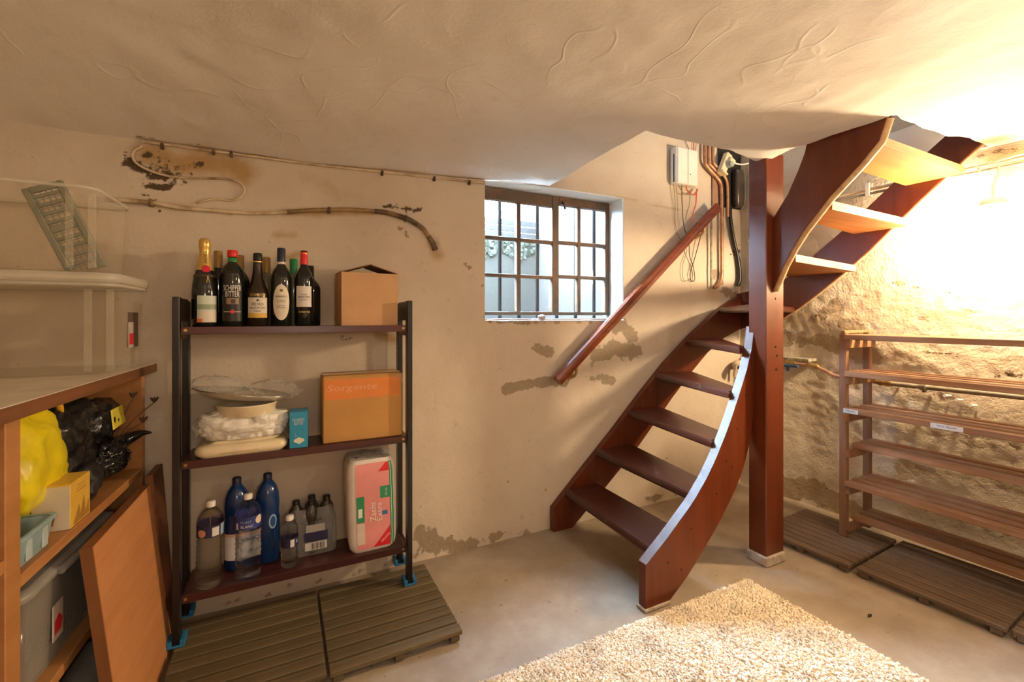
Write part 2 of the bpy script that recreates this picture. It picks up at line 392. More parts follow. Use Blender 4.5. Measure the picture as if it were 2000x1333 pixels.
WX0, WX1, WZ0, WZ1 = -2.105, -1.13, 1.242, 2.02          # window opening in the back wall
marks = [
 ('stain', [(-3.57, 1.90), (-3.50, 1.88), (-3.41, 1.91), (-3.30, 1.92), (-3.25, 1.89)], .08, .9),
 ('mold', [(-3.58, 1.885), (-3.53, 1.85), (-3.49, 1.838)], .055, .72), ('mold', [(-3.57, 1.835), (-3.49, 1.838)], .04, .75),
 ('mold', [(-3.655, 1.885), (-3.645, 1.865), (-3.60, 1.835), (-3.525, 1.815)], .020, 1.2), ('mold', [(-3.60, 1.785), (-3.51, 1.775)], .016, 1.),
 ('mold', [(-3.43, 1.895), (-3.40, 1.892)], .02, .7), ('mold', [(-3.575, 1.715), (-3.57, 1.70)], .018, .9), ('mold', [(-3.55, 1.685)], .014, .9),
 ('mold', [(-3.61, 1.75), (-3.58, 1.735)], .016, .5), ('stain', [(-3.68, 1.71), (-3.30, 1.70)], .018, .7), ('stain', [(-3.1, 1.72), (-2.7, 1.765)], .022, .9),
 ('mold', [(-2.72, 1.80), (-2.65, 1.795), (-2.57, 1.81), (-2.53, 1.79), (-2.47, 1.80)], .016, .72), ('peel', [(-2.58, 1.88), (-2.53, 1.85), (-2.54, 1.82)], .04, .48),
 ('peel', [(-2.60, 1.72), (-2.55, 1.69), (-2.53, 1.665)], .03, .62), ('mold', [(-2.50, 1.80), (-2.42, 1.83)], .014, .55), ('stain', [(-2.40, 1.63), (-2.38, 1.58)], .05, .8),
 ('peel', [(-2.22, 1.535), (-2.19, 1.51)], .026, .75), ('peel', [(-2.12, 1.43)], .025, .55), ('peel', [(-2.12, 1.30), (-2.11, 1.25)], .03, .5),
 ('peel', [(-1.79, 1.065), (-1.68, 1.05)], .05, .8), ('peel', [(-1.66, 1.02), (-1.5, 1.0)], .03, .4),
 ('peel', [(-1.21, 1.21), (-1.12, 1.17), (-1.05, 1.12)], .085, .78), ('peel', [(-1.34, 1.01), (-1.20, 1.05), (-1.03, 1.03)], .085, .85), ('peel', [(-1.42, .96), (-1.28, .93)], .035, .55),
 ('peel', [(-1.98, .845), (-1.86, .86), (-1.72, .87), (-1.58, .865)], .045, .95), ('peel', [(-1.42, .875), (-1.32, .86), (-1.22, .845)], .05, .70),
 ('peel', [(-1.20, .98), (-1.03, .98)], .03, .5), ('peel', [(-2.14, .405), (-2.08, .385)], .022, .6), ('peel', [(-2.25, .385), (-2.2, .38)], .02, .5), ('peel', [(-1.96, .32)], .02, .5),
 ('peel', [(-2.47, .13), (-2.40, .07), (-2.30, .03), (-2.18, .02)], .075, .8), ('peel', [(-2.12, .02), (-1.95, .03), (-1.80, .0)], .045, .55), ('peel', [(-1.92, .12), (-1.75, .10), (-1.70, .3)], .03, .4),
 ('peel', [(-3.40, .02), (-2.5, .02)], .04, .5), ('peel', [(-2.10, 1.23), (-1.70, 1.215), (-1.2, 1.22)], .028, .55),
 ('stain', [(-3.07, 1.52), (-3.03, 1.54)], .025, .8), ('stain', [(-3.12, 1.62), (-3.05, 1.625)], .022, .7), ('stain', [(-2.68, 1.165), (-2.60, 1.14)], .03, .8), ('mold', [(-2.87, 1.16), (-2.82, 1.15)], .018, .6),
 ('stain', [(-2.68, .83), (-2.62, .815)], .04, .6), ('stain', [(-3.0, 1.9), (-2.85, 1.82)], .06, .35),
 ('peel', [(-.27, 1.56), (-.18, 1.46), (-.08, 1.40)], .075, .7), ('mold', [(-.10, 1.72), (-.02, 1.75)], .03, .7), ('peel', [(-.03, 1.55), (-.02, 1.8)], .05, .5),
 ('peel', [(-.85, .42), (-.78, .44)], .03, .5), ('mold', [(-.80, .26), (-.74, .28)], .02, .5), ('peel', [(-1.0, .03), (-.1, .03)], .05, .45), ('stain', [(-1.2, 2.02), (-.3, 1.98)], .012, .6), ('stain', [(-1.3, 1.6), (-1.2, 1.5)], .05, .3)]
us = lines(-4.05, .03, .018, (WX0, WX1, -1.70)); vs_ = lines(-.02, 3.4, .02, (WZ0, WZ1, 2.16))
def hole_w(u, v): return (WX0 < u < WX1 and WZ0 < v < WZ1) or (v > 2.16 and u < -1.70)
def wall_dip(u, v, f=1.): return .004*fb(u, 3.1, v, 3)+.0022*fb(u, 7.7, v, 11)
shell('wall_back', us, vs_, hole_w, lambda u, v: (u, wall_dip(u, v)*(1 if v > .03 else 1)+.0, v), M_WALL, marks)
mb = MB()      # the thick sides, top and sill of the window opening
mb.box((WX0-.04, .012, WZ0-.10), (WX0, .21, WZ1+.06)); mb.box((WX1, .012, WZ0-.10), (WX1+.05, .21, WZ1+.06)); mb.box((WX0, .012, WZ1), (WX1, .21, WZ1+.06))
mb.grid(lambda a, b: (WX0+(WX1-WX0)*a, -.012+.222*b, WZ0+.003*fb(a*2, b, 0, 6)-(.012 if b < .01 else 0)), 50, 8)
mb.box((WX0, .02, WZ0-.10), (WX1, .21, WZ0-.012))
struct('trim_1', mb, M_REVEAL)

rm = [('peel', [(-.33, 1.10), (-.45, 1.11), (-.58, 1.09), (-.70, 1.07), (-.85, 1.02)], .085, .85), ('peel', [(-.60, 1.28), (-.66, 1.33)], .08, .8), ('peel', [(-.70, 1.20), (-.80, 1.16)], .07, .8),
 ('peel', [(-.50, 1.25), (-.56, 1.20)], .04, .45), ('peel', [(-.34, .06), (-.48, .10), (-.62, .08), (-.75, .05)], .11, 1.0), ('peel', [(-.05, .08), (-.28, .06)], .05, .5),
 ('stain', [(-.3, 1.2), (-.9, 1.3), (-1.2, 1.25)], .12, .4), ('peel', [(-1.02, 1.065), (-1.3, 1.05)], .02, .55), ('mold', [(-1.37, .955), (-1.44, .97)], .022, .6),
 ('peel', [(-.95, .25), (-1.3, .2), (-1.7, .15)], .08, .5), ('stain', [(-1.35, 2.05), (-1.48, 2.03)], .05, .7), ('peel', [(-1.31, 2.07), (-1.42, 2.06)], .03, .55), ('peel', [(-.9, 1.47), (-1.05, 1.42), (-1.2, 1.38)], .02, .5)]
def sst(a, b, x): t = max(0, min(1, (x-a)/(b-a))); return t*t*(3-2*t)
def roff(u, v):      # the rough wall is not flat: it sits back low down and beyond the stairs
    return max(.055*sst(.15, .5, -u)*(1-sst(.9, 1.3, v)), .085*sst(.45, 1.6, -u)*sst(.0, 1.2, v))
def rwall(u, v):
    k = min(1, max(0, (v-.1)/.5))*min(1, max(0, (1.75-v)/.4))
    if v > 2.15: k = 0
    q = .008*fb(u, 1.7, v, 3)+k*(.0035*abs(fb(u*.8, 4.2, v*1.6, 9))+.0055*fb(u, 9.1, v*1.6, 24)-.002)
    return (roff(u, v)-q, u, v)
shell('wall_right', lines(-4.0, .03, .016), lines(-.02, 3.4, .018), lambda u, v: v > 2.16 and u < -1.42, rwall, M_RWALL, rm)
CX0, CX1, CY0, CY1 = -1.69, -.895, -.79, -1.345
def ceil_z(u, v):
    near = max(0, 1+v/.85); sag = (.105 if u < -3 else .105-.065*min(1, (u+3)/1.3))
    z = 2.066-sag*near**1.6+.03*max(0, min(1, (u+.8)/.8))*max(0, min(1, (-v-.9)/.4))
    return z+.006*fb(u, v, 2.2, 2.2)+.0035*fb(u, v, 8.1, 8)
def hole_c(u, v): return u < .03 and ((u > CX0 and v > CY0) or (u > CX1 and v > CY1))
def ceil_pos(u, v):
    x, y = u, v; e = .012*fb(u, v, 5, 5)
    if abs(v-CY1) < .011 and u > CX1: y += e*1.3+.012*math.sin(u*9)
    if abs(u-CX1) < .011 and v > CY1-.01: x += e
    if abs(v-CY0) < .011 and u > CX0-.01: y += e
    return (x, y, ceil_z(u, v)-(.022*math.exp(-((u+.95)**2+(v+.80)**2)/.016)))
cm = [('peel', [(-3.62, -.02), (-3.4, -.02)], .02, .5), ('stain', [(-3.6, -.005), (-1.8, -.005)], .016, .8), ('mold', [(-3.16, -.55), (-3.15, -.54)], .012, .6), ('mold', [(-1.9, -1.0)], .008, .6), ('peel', [(-1.72, -.30), (-1.74, -.10)], .012, .6), ('peel', [(-1.72, -.55), (-1.75, -.45)], .012, .5)]
shell('ceiling', lines(-4.05, .20, .022, (CX0, CX1)), lines(-4.0, .02, .022, (CY0, CY1)), hole_c, ceil_pos, M_CEIL, cm, (0, 0, .24))
mb = MB().box((-4.05, -4.0, 2.30), (CX0-.02, .02, 2.34)); mb.box((CX0-.02, -4.0, 2.30), (CX1-.02, CY0-.02, 2.34)); mb.box((CX1-.02, -4.0, 2.30), (.20, CY1-.02, 2.34))
struct('trim_2', mb, M_CEIL)          # floor of the storey above
mb = MB(); mb.grid(lambda a, b: (CX0-.005, CY1-.10+(-CY1+.15)*a, 2.30+1.1*b), 4, 4); mb.grid(lambda a, b: (CX0-.01+1.8*a, CY1-.08, 2.30+1.1*b), 4, 4); mb.box((CX0-.05, -1.5, 3.40), (.05, .05, 3.44))
struct('wall_stairwell', mb, M_SHAFT)
mb = MB().box((-4.09, -4.0, -.02), (-4.05, .02, 2.3)); struct('wall_left', mb, M_WALL)
mb = MB().box((-4.05, -4.04, -.02), (.20, -4.0, 2.3)); struct('wall_front', mb, M_WALL)
def floor_mat():
    m, n, l, b = nt('worn_concrete'); v = coords(n, l, (1, 1, 1), True)
    a = noise_n(n, l, v, 1.7, 6, .6); d = noise_n(n, l, v, 9, 7, .65); g = noise_n(n, l, v, 90, 3)
    c = ramp(n, l, a, [(.3, (.235, .178, .122)), (.5, (.35, .278, .20)), (.72, (.46, .385, .295))])
    c = mix(n, l, ramp(n, l, d, [(.35, (.5, .5, .5)), (.6, (0, 0, 0))]), c, (.27, .21, .15))
    c = mix(n, l, ramp(n, l, noise_n(n, l, v, 30, 2, .4), [(.72, (0, 0, 0)), (.76, (.7, .7, .7))]), c, (.12, .09, .07))
    l.new(c, b.inputs['Base Color']); b.inputs['Roughness'].default_value = .62; b.inputs['Specular IOR Level'].default_value = .35
    bump(n, l, b, math_n(n, l, 'ADD', d, math_n(n, l, 'MULTIPLY', g, .3)), .22, .008); return m
mb = MB(); mb.grid(lambda a, b: (-4.05+4.25*a, -4+4.02*b, .003*fb(a*4, b*4, 0, 2)-.003), 130, 130)
struct('floor', mb, floor_mat())

# ------------------------------------------------------------------ window with bars, light well beyond it
FY = .14
mb = MB()
Z0, Z1 = 1.262, 2.015
for a, b in (((-2.105, Z0), (-2.05, Z1)), ((-1.582, Z0), (-1.533, Z1)), ((-1.165, Z0), (-1.13, Z1))): mb.box((a[0], FY, a[1]), (b[0], FY+.05, b[1]), .004)
for z0, z1, x0, x1 in ((1.945, Z1, -2.05, -1.582), (Z0, 1.285, -2.05, -1.582), (1.965, Z1, -1.533, -1.165), (Z0, 1.284, -1.533, -1.165)): mb.box((x0, FY+.002, z0), (x1, FY+.046, z1), .003)
W = obj('window_1', mb, M_IRON); W['kind'] = 'structure'
for x, z0, z1 in ((-1.819, 1.285, 1.945), (-1.376, 1.284, 1.965)): obj('glazing_bar', MB().box((x-.013, FY+.004, z0), (x+.013, FY+.04, z1), .003), M_IRON, W)
for z, x0, x1 in ((1.722, -2.05, -1.582), (1.50, -2.05, -1.582), (1.728, -1.533, -1.165), (1.510, -1.533, -1.165)):
    for a, b in ((x0, -1.832 if x0 < -2 else -1.389), (-1.806 if x0 < -2 else -1.363, x1)):
        obj('glazing_bar', MB().box((a, FY+.006, z-.011), (b, FY+.038, z+.011), .003), M_IRON, W)
for xs, zs in (((-2.05, -1.819, -1.582), (1.285, 1.50, 1.722, 1.945)), ((-1.533, -1.376, -1.165), (1.284, 1.51, 1.728, 1.965))):
    for i in range(2):
        for j in range(3): obj('window_pane', MB().box((xs[i]+.008, FY+.020, zs[j]+.008), (xs[i+1]-.008, FY+.024, zs[j+1]-.008)), M_PANE, W)
obj('window_catch', MB().tube([(-1.51, FY-.004, 1.985), (-1.505, FY-.012, 1.96), (-1.498, FY-.016, 1.935)], .006, 8), M_BLACKP, W)
for x, nth in zip((-1.90, -1.765, -1.632, -1.485, -1.335, -1.182), ('leftmost', 'second from left', 'third from left', 'third from right', 'second from right', 'rightmost')):
    b = MB().cyl((x, .245, 1.16), (x, .245, 2.10), .0115, n=10); tag(obj('window_bar', b, M_BAR), 'upright iron bar outside the small window, %s of six' % nth, 'bar', 'iron bars outside the window')
M_WELL = pm('dimmed_concrete', (0.01277, 0.00936, 0.00527), .9, var=.14, vs=3, bs=.3)  # well wall colour darkened and warmed to offset the strong blue sky light
M_WELLW = pm('dimmed_whitewash', (0.02359, 0.01687, 0.01274), .9, var=.05, vs=3)  # white side walls, their colour dimmed and warmed against the same sky light
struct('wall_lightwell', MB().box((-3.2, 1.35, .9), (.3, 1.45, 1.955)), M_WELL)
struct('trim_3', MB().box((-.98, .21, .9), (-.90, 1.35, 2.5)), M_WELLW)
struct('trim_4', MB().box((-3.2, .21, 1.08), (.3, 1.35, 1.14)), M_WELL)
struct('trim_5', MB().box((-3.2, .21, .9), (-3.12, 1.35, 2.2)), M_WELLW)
pl = thing('timber_canopy', 'dark timber planks along the top of the light well wall outside', 'planks', (-2.05, 1.34, 1.996))
for k, (z0, z1) in enumerate(((-.04, .012), (.022, .075), (.085, .14))): obj('plank', MB().box((-1.06, -.02+.03*k, z0), (1.06, .0+.03*k, z1), .004), pm('weathered_plank', (0.00472, 0.0024, 0.00176), .7, var=.2, vs=10), pl)
hb = MB()          # ivy leaves on the upper part of the light well wall
for q in RNG.random((700, 3)):
    c = Vector((-3.0+2.0*q[0], 1.342-.02*q[1], 1.80+.15*q[2]+.03*math.sin(q[0]*40))); a = q[0]*90; w_ = .022
    d1 = Vector((math.cos(a), .25*math.sin(a*3), math.sin(a)))*w_; d2 = Vector((-math.sin(a), .2, math.cos(a)))*w_
    hb.add([c-d1, c+d2*.6, c+d1, c-d2*.6], [(0, 1, 2, 3)])
h = obj('ivy', hb, pm('pale_green_leaf', (0.01104, 0.01228, 0.00446), .7, var=.2, vs=6)); h['kind'] = 'stuff'; tag(h, 'pale green ivy along the top of the light well wall', 'ivy')
tag(obj('stone', MB().blob((-1.745, -.005, 1.252), (.026, .016, .014), 3, .3, 1.5, 2), pm('pale_stone', (.50, .42, .40), .8, var=.2)), 'small pale stone on the window sill', 'stone')

# ------------------------------------------------------------------ staircase
ST = thing('staircase', 'red-brown painted open winder staircase rising to the ceiling opening', 'staircase', (-1.2, -.4, 0))
def sp(name, mb, mat, label=None):          # a part of the staircase given in room coordinates
    mb.v = [(x+1.2, y+.4, z) for x, y, z in mb.v]; return obj(name, mb, mat, ST, label=label)
top = [(-1.69, .135), (-1.46, .345), (-1.238, .545), (-1.02, .752), (-.804, .945), (-.55, 1.135), (-.307, 1.29), (-.14, 1.375), (0, 1.425)]
bot = [(-1.69, 0), (-1.558, 0), (-1.358, .162), (-1.072, .395), (-.758, .70), (-.57, .87), (-.412, .998), (-.24, 1.10), (-.086, 1.155), (0, 1.175)]
sp('wall_stringer', MB().prism(top+bot[::-1], 'y', -.048, -.008), M_RED)
top2 = [(-.008, 1.425), (-.30, 1.47), (-.45, 1.55), (-.565, 1.648), (-.772, 1.81), (-1.0, 2.01), (-1.221, 2.19), (-1.43, 2.36)]
bot2 = [(-.008, 1.165), (-.20, 1.185), (-.352, 1.24), (-.47, 1.315), (-.585, 1.402), (-.72, 1.51), (-.87, 1.64), (-1.108, 1.878), (-1.335, 2.09), (-1.43, 2.18)]
sp('wall_stringer', MB().prism(top2+bot2[::-1], 'x', -.05, -.022), M_RED)
sp('plaster_line', MB().tube([(-.034, y, z-.004) for y, z in bot2[1:]], .008, 6), M_PALE, 'pale plaster-stained lower edge of stringer')
def interp(tab, x):
    for (a, b), (c, d) in zip(tab[:-1], tab[1:]):
        if x <= c: return b+(d-b)*max(0, min(1, (x-a)/(c-a)))
    return tab[-1][1]
itop = [(-1.727, .20), (-1.612, .283), (-1.456, .409), (-1.35, .512), (-1.274, .60), (-1.18, .722), (-1.097, .846), (-1.01, .978), (-.955, 1.085), (-.93, 1.20)]
ibot = [(-1.727, .0), (-1.606, .0), (-1.49, .085), (-1.388, .173), (-1.28, .262), (-1.19, .339), (-1.11, .412), (-1.047, .482), (-.99, .578), (-.95, .672), (-.93, .80)]
def yc(x): return -.837+.068*max(0, min(1, (x+1.45)/.51))**1.6
xs = [-1.727+(.797)*i/30 for i in range(31)]; V = []; F = []
for x in xs:
    y = yc(x); a, b = interp(ibot, x), interp(itop, x); V += [(x, y, a), (x, y, b), (x, y+.042, b), (x, y+.042, a)]
for i in range(30):
    o = i*4
    for k in range(4): F.append((o+k, o+4+k, o+4+(k+1) % 4, o+(k+1) % 4))
F += [(0, 1, 2, 3), (123, 122, 121, 120)]
sp('curved_stringer', MB().add(V, F), M_RED)
V = []; F = []                                   # its top edge strip, paler and patchier than the stringer
for x in xs: y = yc(x); b = interp(itop, x); V += [(x, y-.0015, b-.003), (x, y-.0015, b+.002), (x, y+.0435, b+.002), (x, y+.0435, b-.003)]
for i in range(30):
    o = i*4
    for k in range(4): F.append((o+k, o+4+k, o+4+(k+1) % 4, o+(k+1) % 4))
sp('paler_top_edge', MB().add(V, F), M_REDX, 'paler top edge of the curved stringer')
ub = [(-.842, 1.385), (-.894, 1.503), (-.94, 1.585), (-.994, 1.664), (-1.107, 1.795), (-1.23, 1.909), (-1.300, 1.985), (-1.326, 2.07), (-1.326, 2.20)]
ut = [(-.842, 1.745), (-.863, 1.776), (-.92, 1.855), (-.969, 1.955), (-1.0, 2.03), (-1.04, 2.20)]
sp('upper_stringer', MB().prism(ut+ub[::-1], 'x', -.888, -.846), M_RED)
sp('raw_edge', MB().tube([(-.867, y-.002, z-.001) for y, z in ub[:8]], .0165, 6), M_PALE, 'pale raw lower edge of upper stringer')
po = sp('newel_post', MB().box((-.937, -.84, .045), (-.795, -.743, 2.085), .004), M_RED)
rx = MB().box((-.945, -.85, -.003), (-.787, -.735, .048), .006); sp('mortar_foot', rx, pm('mortar', (.45, .37, .29), .9, var=.2, vs=20, bs=.5), 'crumbly mortar foot under the post')
for x, y, z in ((-.86, -.8415, 1.345), (-.85, -.8415, 1.055), (-.856, -.8415, .985), (-.862, -.8415, 1.10)): sp('nail_hole', MB().cyl((x, y+.001, z), (x, y-.0012, z), .006, n=10), M_BLACKP)
sp('mortar_foot', MB().box((-1.735, -.842, -.003), (-1.585, -.785, .014), .004), MATS['mortar'])
for x, z in ((-1.60, .18), (-1.46, .30), (-1.28, .42), (-1.20, .56), (-1.10, .70), (-1.02, .86), (-1.52, .13), (-1.15, .52)): y = yc(x); sp('nail_hole', MB().cyl((x, y+.001, z), (x-.0003, y-.0014, z), .0045, n=8), M_BLACKP)
TT = [(-1.612, -1.652, .23), (-1.393, -1.424, .44), (-1.14, -1.264, .658), (-.906, -1.115, .88), (-.61, -1.005, 1.096)]
bk = [(-1.375, -1.40), (-1.112, -1.235), (-.868, -1.085), (-.585, -.985), (-.27, -.94)]
def tread(poly, z, t, mat):
    n = len(poly); mb = MB(); c = Vector((sum(p[0] for p in poly)/n, sum(p[1] for p in poly)/n))
    ins = lambda p, d: tuple(Vector(p)+(c-Vector(p)).normalized()*d)
    rings = [([ins(p, .010) for p in poly], z), (poly, z-.010), (poly, z-t+.008), ([ins(p, .008) for p in poly], z-t)]
    vs = [(x, y, zz) for r, zz in rings for x, y in r]; fs = [tuple(range(n)), tuple(range(4*n-1, 3*n-1, -1))]
    for k in range(3): fs += [(k*n+i, (k+1)*n+i, (k+1)*n+(i+1) % n, k*n+(i+1) % n) for i in range(n)]
    return sp('tread', mb.add(vs, fs), mat)
for (fw, fi, z), (bw, bi) in zip(TT, bk): tread([(fw, -.046), (fi, yc(fi)+.04), (bi, yc(bi)+.04), (bw, -.046)], z, .036, M_TREAD)
tread([(-.29, -.046), (-.925, -.742), (-.80, -.742), (-.046, -.44), (-.046, -.046)], 1.318, .036, M_TREAD)
for poly, z in (([(-.048, -.40), (-.795, -.76), (-.846, -.845), (-.846, -.93), (-.048, -.80)], 1.56), ([(-.048, -.79), (-.846, -.915), (-.846, -1.096), (-.048, -1.06)], 1.785), ([(-.048, -1.045), (-.846, -1.085), (-.846, -1.297), (-.048, -1.285)], 2.008)):
    tread(poly, z, .038, M_UNDER)
for (a, b), z in ((((-.846, -.9315), (-.048, -.8015)), 1.56), (((-.846, -1.0975), (-.048, -1.0615)), 1.785), (((-.846, -1.2985), (-.048, -1.2865)), 2.008)):
    sp('raw_edge', MB().beam((a[0], a[1], z-.019), (b[0], b[1], z-.019), .003, .036), M_PALE, 'pale raw back edge of an upper tread')

# handrail
HR = thing('handrail', 'moulded varnished wooden handrail slanting up the wall beside window', 'handrail', (-1.70, 0, .88))
def rail_profile():
    p0, p1 = Vector((-1.683, 0, .882)), Vector((-.345, 0, 2.03)); d = (p1-p0).normalized(); up = Vector((-d.z, 0, d.x))
    prof = [(-.095, .028), (-.100, .010), (-.094, .004), (-.100, -.004), (-.098, -.024), (-.088, -.030), (-.060, -.030), (-.052, -.024), (-.056, 0), (-.050, .016), (-.060, .030), (-.082, .034)]
    vs = []
    for p in (p0, p1): vs += [p+up*v+Vector((0, u, 0))-Vector((-1.70, 0, .88)) for u, v in prof]
    n = len(prof); return MB().add(vs, [tuple(range(n-1, -1, -1)), tuple(range(n, 2*n))]+[(i, (i+1) % n, n+(i+1) % n, n+i) for i in range(n)])
obj('rail', rail_profile(), M_RAIL, HR)
for x, z in ((-1.55, .955), (-.48, 1.885)):
    obj('bracket', MB().tube([(x+1.70, -.003, z-.88-.055), (x+1.70, -.045, z-.88-.06), (x+1.70, -.074, z-.88-.03), (x+1.70, -.076, z-.88+.015)], .008, 10, 4), M_BRASS, HR)
    obj('bracket_plate', MB().cyl((x+1.70, -.0, z-.88-.055), (x+1.70, -.012, z-.88-.055), .024), M_BRASS, HR)

# ------------------------------------------------------------------ glass jar wall lamp
LX, LY, LZ = -.075, -1.398, 1.712
L = thing('wall_lamp', 'lit glass jar lamp hanging below the pipes on right wall', 'lamp', (LX, LY, LZ))
obj('lamp_globe', MB().lathe([(.001, -.088), (.030, -.086), (.048, -.074), (.055, -.050), (.056, .02), (.052, .045), (.043, .058), (.001, .060)], 28), emit('lit_lamp_glass', GLOBE_COL, GLOBE_EMIT), L)
obj('lamp_base', MB().lathe([(.001, .059), (.046, .059), (.050, .066), (.050, .084), (.040, .100), (.018, .106), (.001, .107)], 24), M_WHITEP, L)
obj('lamp_arm', MB().box((-.022, .0, .070), (.105, .02, .092), .004), M_WHITEP, L)
obj('lamp_clip', MB().box((.052, -.012, .010), (.064, .012, .075), .003), M_BRASS, L)
obj('lamp_cable', MB().tube([(0, 0, .105), (.002, 0, .16), (.06, .0, .235), (.085, .005, .275)], .006, 8, 4), M_WHITEP, L)

# ------------------------------------------------------------------ black rack by the back wall
RK = thing('rack', 'black wooden three-tier rack with dark cherry shelves by back wall', 'rack', (-3.01, -.15, 0))
def rp(name, mb, mat, parent=None, label=None):
    mb.v = [(x+3.01, y+.15, z) for x, y, z in mb.v]; return obj(name, mb, mat, parent or RK, label=label)
for x in (-3.447, -2.585):
    for y in (-.240, -.052):
        rp('post', MB().box((x-.011, y-.022, .048), (x+.011, y+.022, 1.325 if y < -.2 else 1.315), .002), M_BLACKW)
    rp('top_board', MB().box((x-.010, -.219, 1.235), (x+.010, -.073, 1.322), .003), M_BLACKW)
    for z in (.165, .665, 1.165): rp('side_rail', MB().box((x-.009, -.219, z), (x+.009, -.073, z+.035), .002), M_SHELF if z > .2 else M_BLACKW)
for z in (.215, .712, 1.213):
    rp('shelf', MB().box((-3.43, -.243, z-.018), (-2.60, -.045, z), .003), M_SHELF)
    rp('shelf_lip', MB().box((-3.434, -.2475, z-.028), (-2.598, -.2435, z+.001), .001), M_SHELF)
    rp('bolt', MB().cyl((-2.612, -.249, z-.012), (-2.612, -.246, z-.012), .006, n=10), M_BRASS); rp('bolt', MB().cyl((-3.42, -.249, z-.012), (-3.42, -.246, z-.012), .006, n=10), M_BRASS)
M_BLUEW = flat('blue_wedge', (.02, .16, .34), .4)
for x, y in ((-3.447, -.24), (-2.585, -.24), (-3.447, -.052), (-2.585, -.052)): rp('foot_cap', MB().box((x-.028, y-.030, .0425), (x+.028, y+.034, .050), .002).box((x-.028, y-.030, .050), (x-.012, y+.034, .068), .002).box((x+.012, y-.030, .050), (x+.028, y+.034, .068), .002), M_BLUEW, label='blue plastic foot cap')

# ------------------------------------------------------------------ bottles on the top shelf
def face_a(x, y, turn=0.): return math.atan2(-2.30-y, -3.10-x)+rad(turn)
def bottle(name, label, x, y, z, prof, mat, parts, group=None, turn=0.):
    t = thing(name, label, 'bottle', (x, y, z), 0, group); a = face_a(x, y, turn)
    obj('bottle_glass', MB().lathe(prof, 32), mat, t)
    for p in parts: p(t, a)
    return t
def cap(r0, r1, z0, z1, mat, name='cap', rim=0.):
    def f(t, a):
        pr = [(r0, z0), (r1, z1-.004), (max(r1-.002, .001), z1), (.001, z1)]
        if rim: pr = [(r0, z0), (r1+rim, z0+.002), (r1+rim, z1-.002), (r1+rim-.0015, z1), (.001, z1)]
        obj(name, MB().lathe(pr, 26), mat, t)
    return f
def lab(r, z0, z1, wide, mat, name='label', da=0., text=(), oval=False, lab_=None):
    """paper label on the body; wide in degrees; text = (words, height, width, z, material, dx)"""
    def f(t, a):
        a_ = a+rad(da); mb = MB(); h = rad(wide)/2
        if oval:
            c = (z0+z1)/2
            def ov(u, w):
                q = .9999*math.sin(PI*(w-.5)); hw = h*math.sqrt(1-q*q); t_ = a_+hw*(2*u-1)
                return (r*math.cos(t_), r*math.sin(t_), c+(z1-z0)/2*q)
            mb.grid(ov, 12, 20)
        else:
            mb.lathe([(r, z0), (r, z1)], 14, a0=a_-h, a1=a_+h)
        o = obj(name, mb, mat, t, label=lab_)
        for w in text:
            s, hh, ww, zz, m, dx = w
            obj('lettering', text_on(s, hh, ww, cyl_place(r+.0006, a_+dx/r, zz)), m, o)
    return f
K_INK = flat('black_ink', (.012, .010, .009)); K_WHITE = flat('white_ink', (.80, .77, .70)); K_RED = flat('red_print', (.70, .03, .035)); K_GOLD = pm('gold_foil', (.70, .46, .13), .3, metal=.55, var=.1)
K_PAPER = flat('cream_paper', (.72, .64, .52)); K_YEL = flat('mustard_print', (.68, .40, .06)); K_OR = flat('orange_print', (.80, .22, .06))
K_CAPRED = flat('red_cap', (.66, .02, .02), .3); K_GREEN = flat('green_cap', (.02, .22, .07), .3); K_NAVY = flat('navy_capsule', (.018, .02, .05), .35)
ZS = 1.214
bordeaux = [(.001, 0), (.034, 0), (.0370, .004), (.0372, .190), (.036, .205), (.030, .225), (.021, .240), (.0155, .250), (.0142, .262), (.0142, .318), (.001, .318)]
champ = [(.001, 0), (.040, 0), (.0440, .006), (.0442, .130), (.042, .165), (.036, .200), (.027, .235), (.0195, .265), (.0165, .290), (.0160, .31), (.0185, .322), (.0185, .334), (.001, .336)]
def champ_parts():
    def foil(t, a):
        obj('gold_foil_neck', MB().lathe([(.0315, .220), (.0275, .237), (.0205, .266), (.0178, .290), (.0192, .310), (.0215, .316), (.0200, .330), (.0195, .340), (.014, .346), (.001, .347)], 30, wob=lambda q, z: 1+.02*math.sin(q*15)*(1 if z > .3 else .3)), K_GOLD, t)
        obj('lettering', text_on('MOËT', .013, .050, lambda x, y: ((.0232-(x*.09))*math.cos(a+.10+y/.022), (.0232-(x*.09))*math.sin(a+.10+y/.022), .272+x)), K_INK, t)
        obj('red_seal', MB().cyl((.0275*math.cos(a+.12), .0275*math.sin(a+.12), .226), (.0365*math.cos(a+.12), .0365*math.sin(a+.12), .223), .0135, n=20), flat('wax_red', (.62, .01, .05), .35), t)
        obj('neck_star', MB().cyl((.0195*math.cos(a+.3), .0195*math.sin(a+.3), .328), (.0206*math.cos(a+.3), .0206*math.sin(a+.3), .328), .0032, n=5), K_INK, t)
        obj('neck_band', MB().lathe([(.0392, .192), (.0360, .2035)], 30, wob=lambda q, z: 1.012), flat('dark_band', (.05, .035, .02)), t)
        for s in (-1, 1): obj('gold_thread', MB().tube([((.0385+.003*k/4)*math.cos(a+s*.12*k/4+.25), (.0385+.003*k/4)*math.sin(a+s*.12*k/4+.25), .198-.028*k/4) for k in range(5)], .0011, 6), K_GOLD, t)
    return [foil, lab(.0447, .016, .120, 92, flat('pale_landscape_paper', (.60, .66, .56)), da=12),
            lab(.0449, .016, .058, 92, K_PAPER, 'label_foot', 12), lab(.0450, .066, .086, 92, flat('dull_green_print', (.30, .36, .25)), 'printed_trees', 12), lab(.0451, .016, .030, 24, K_OR, 'orange_corner', -22)]
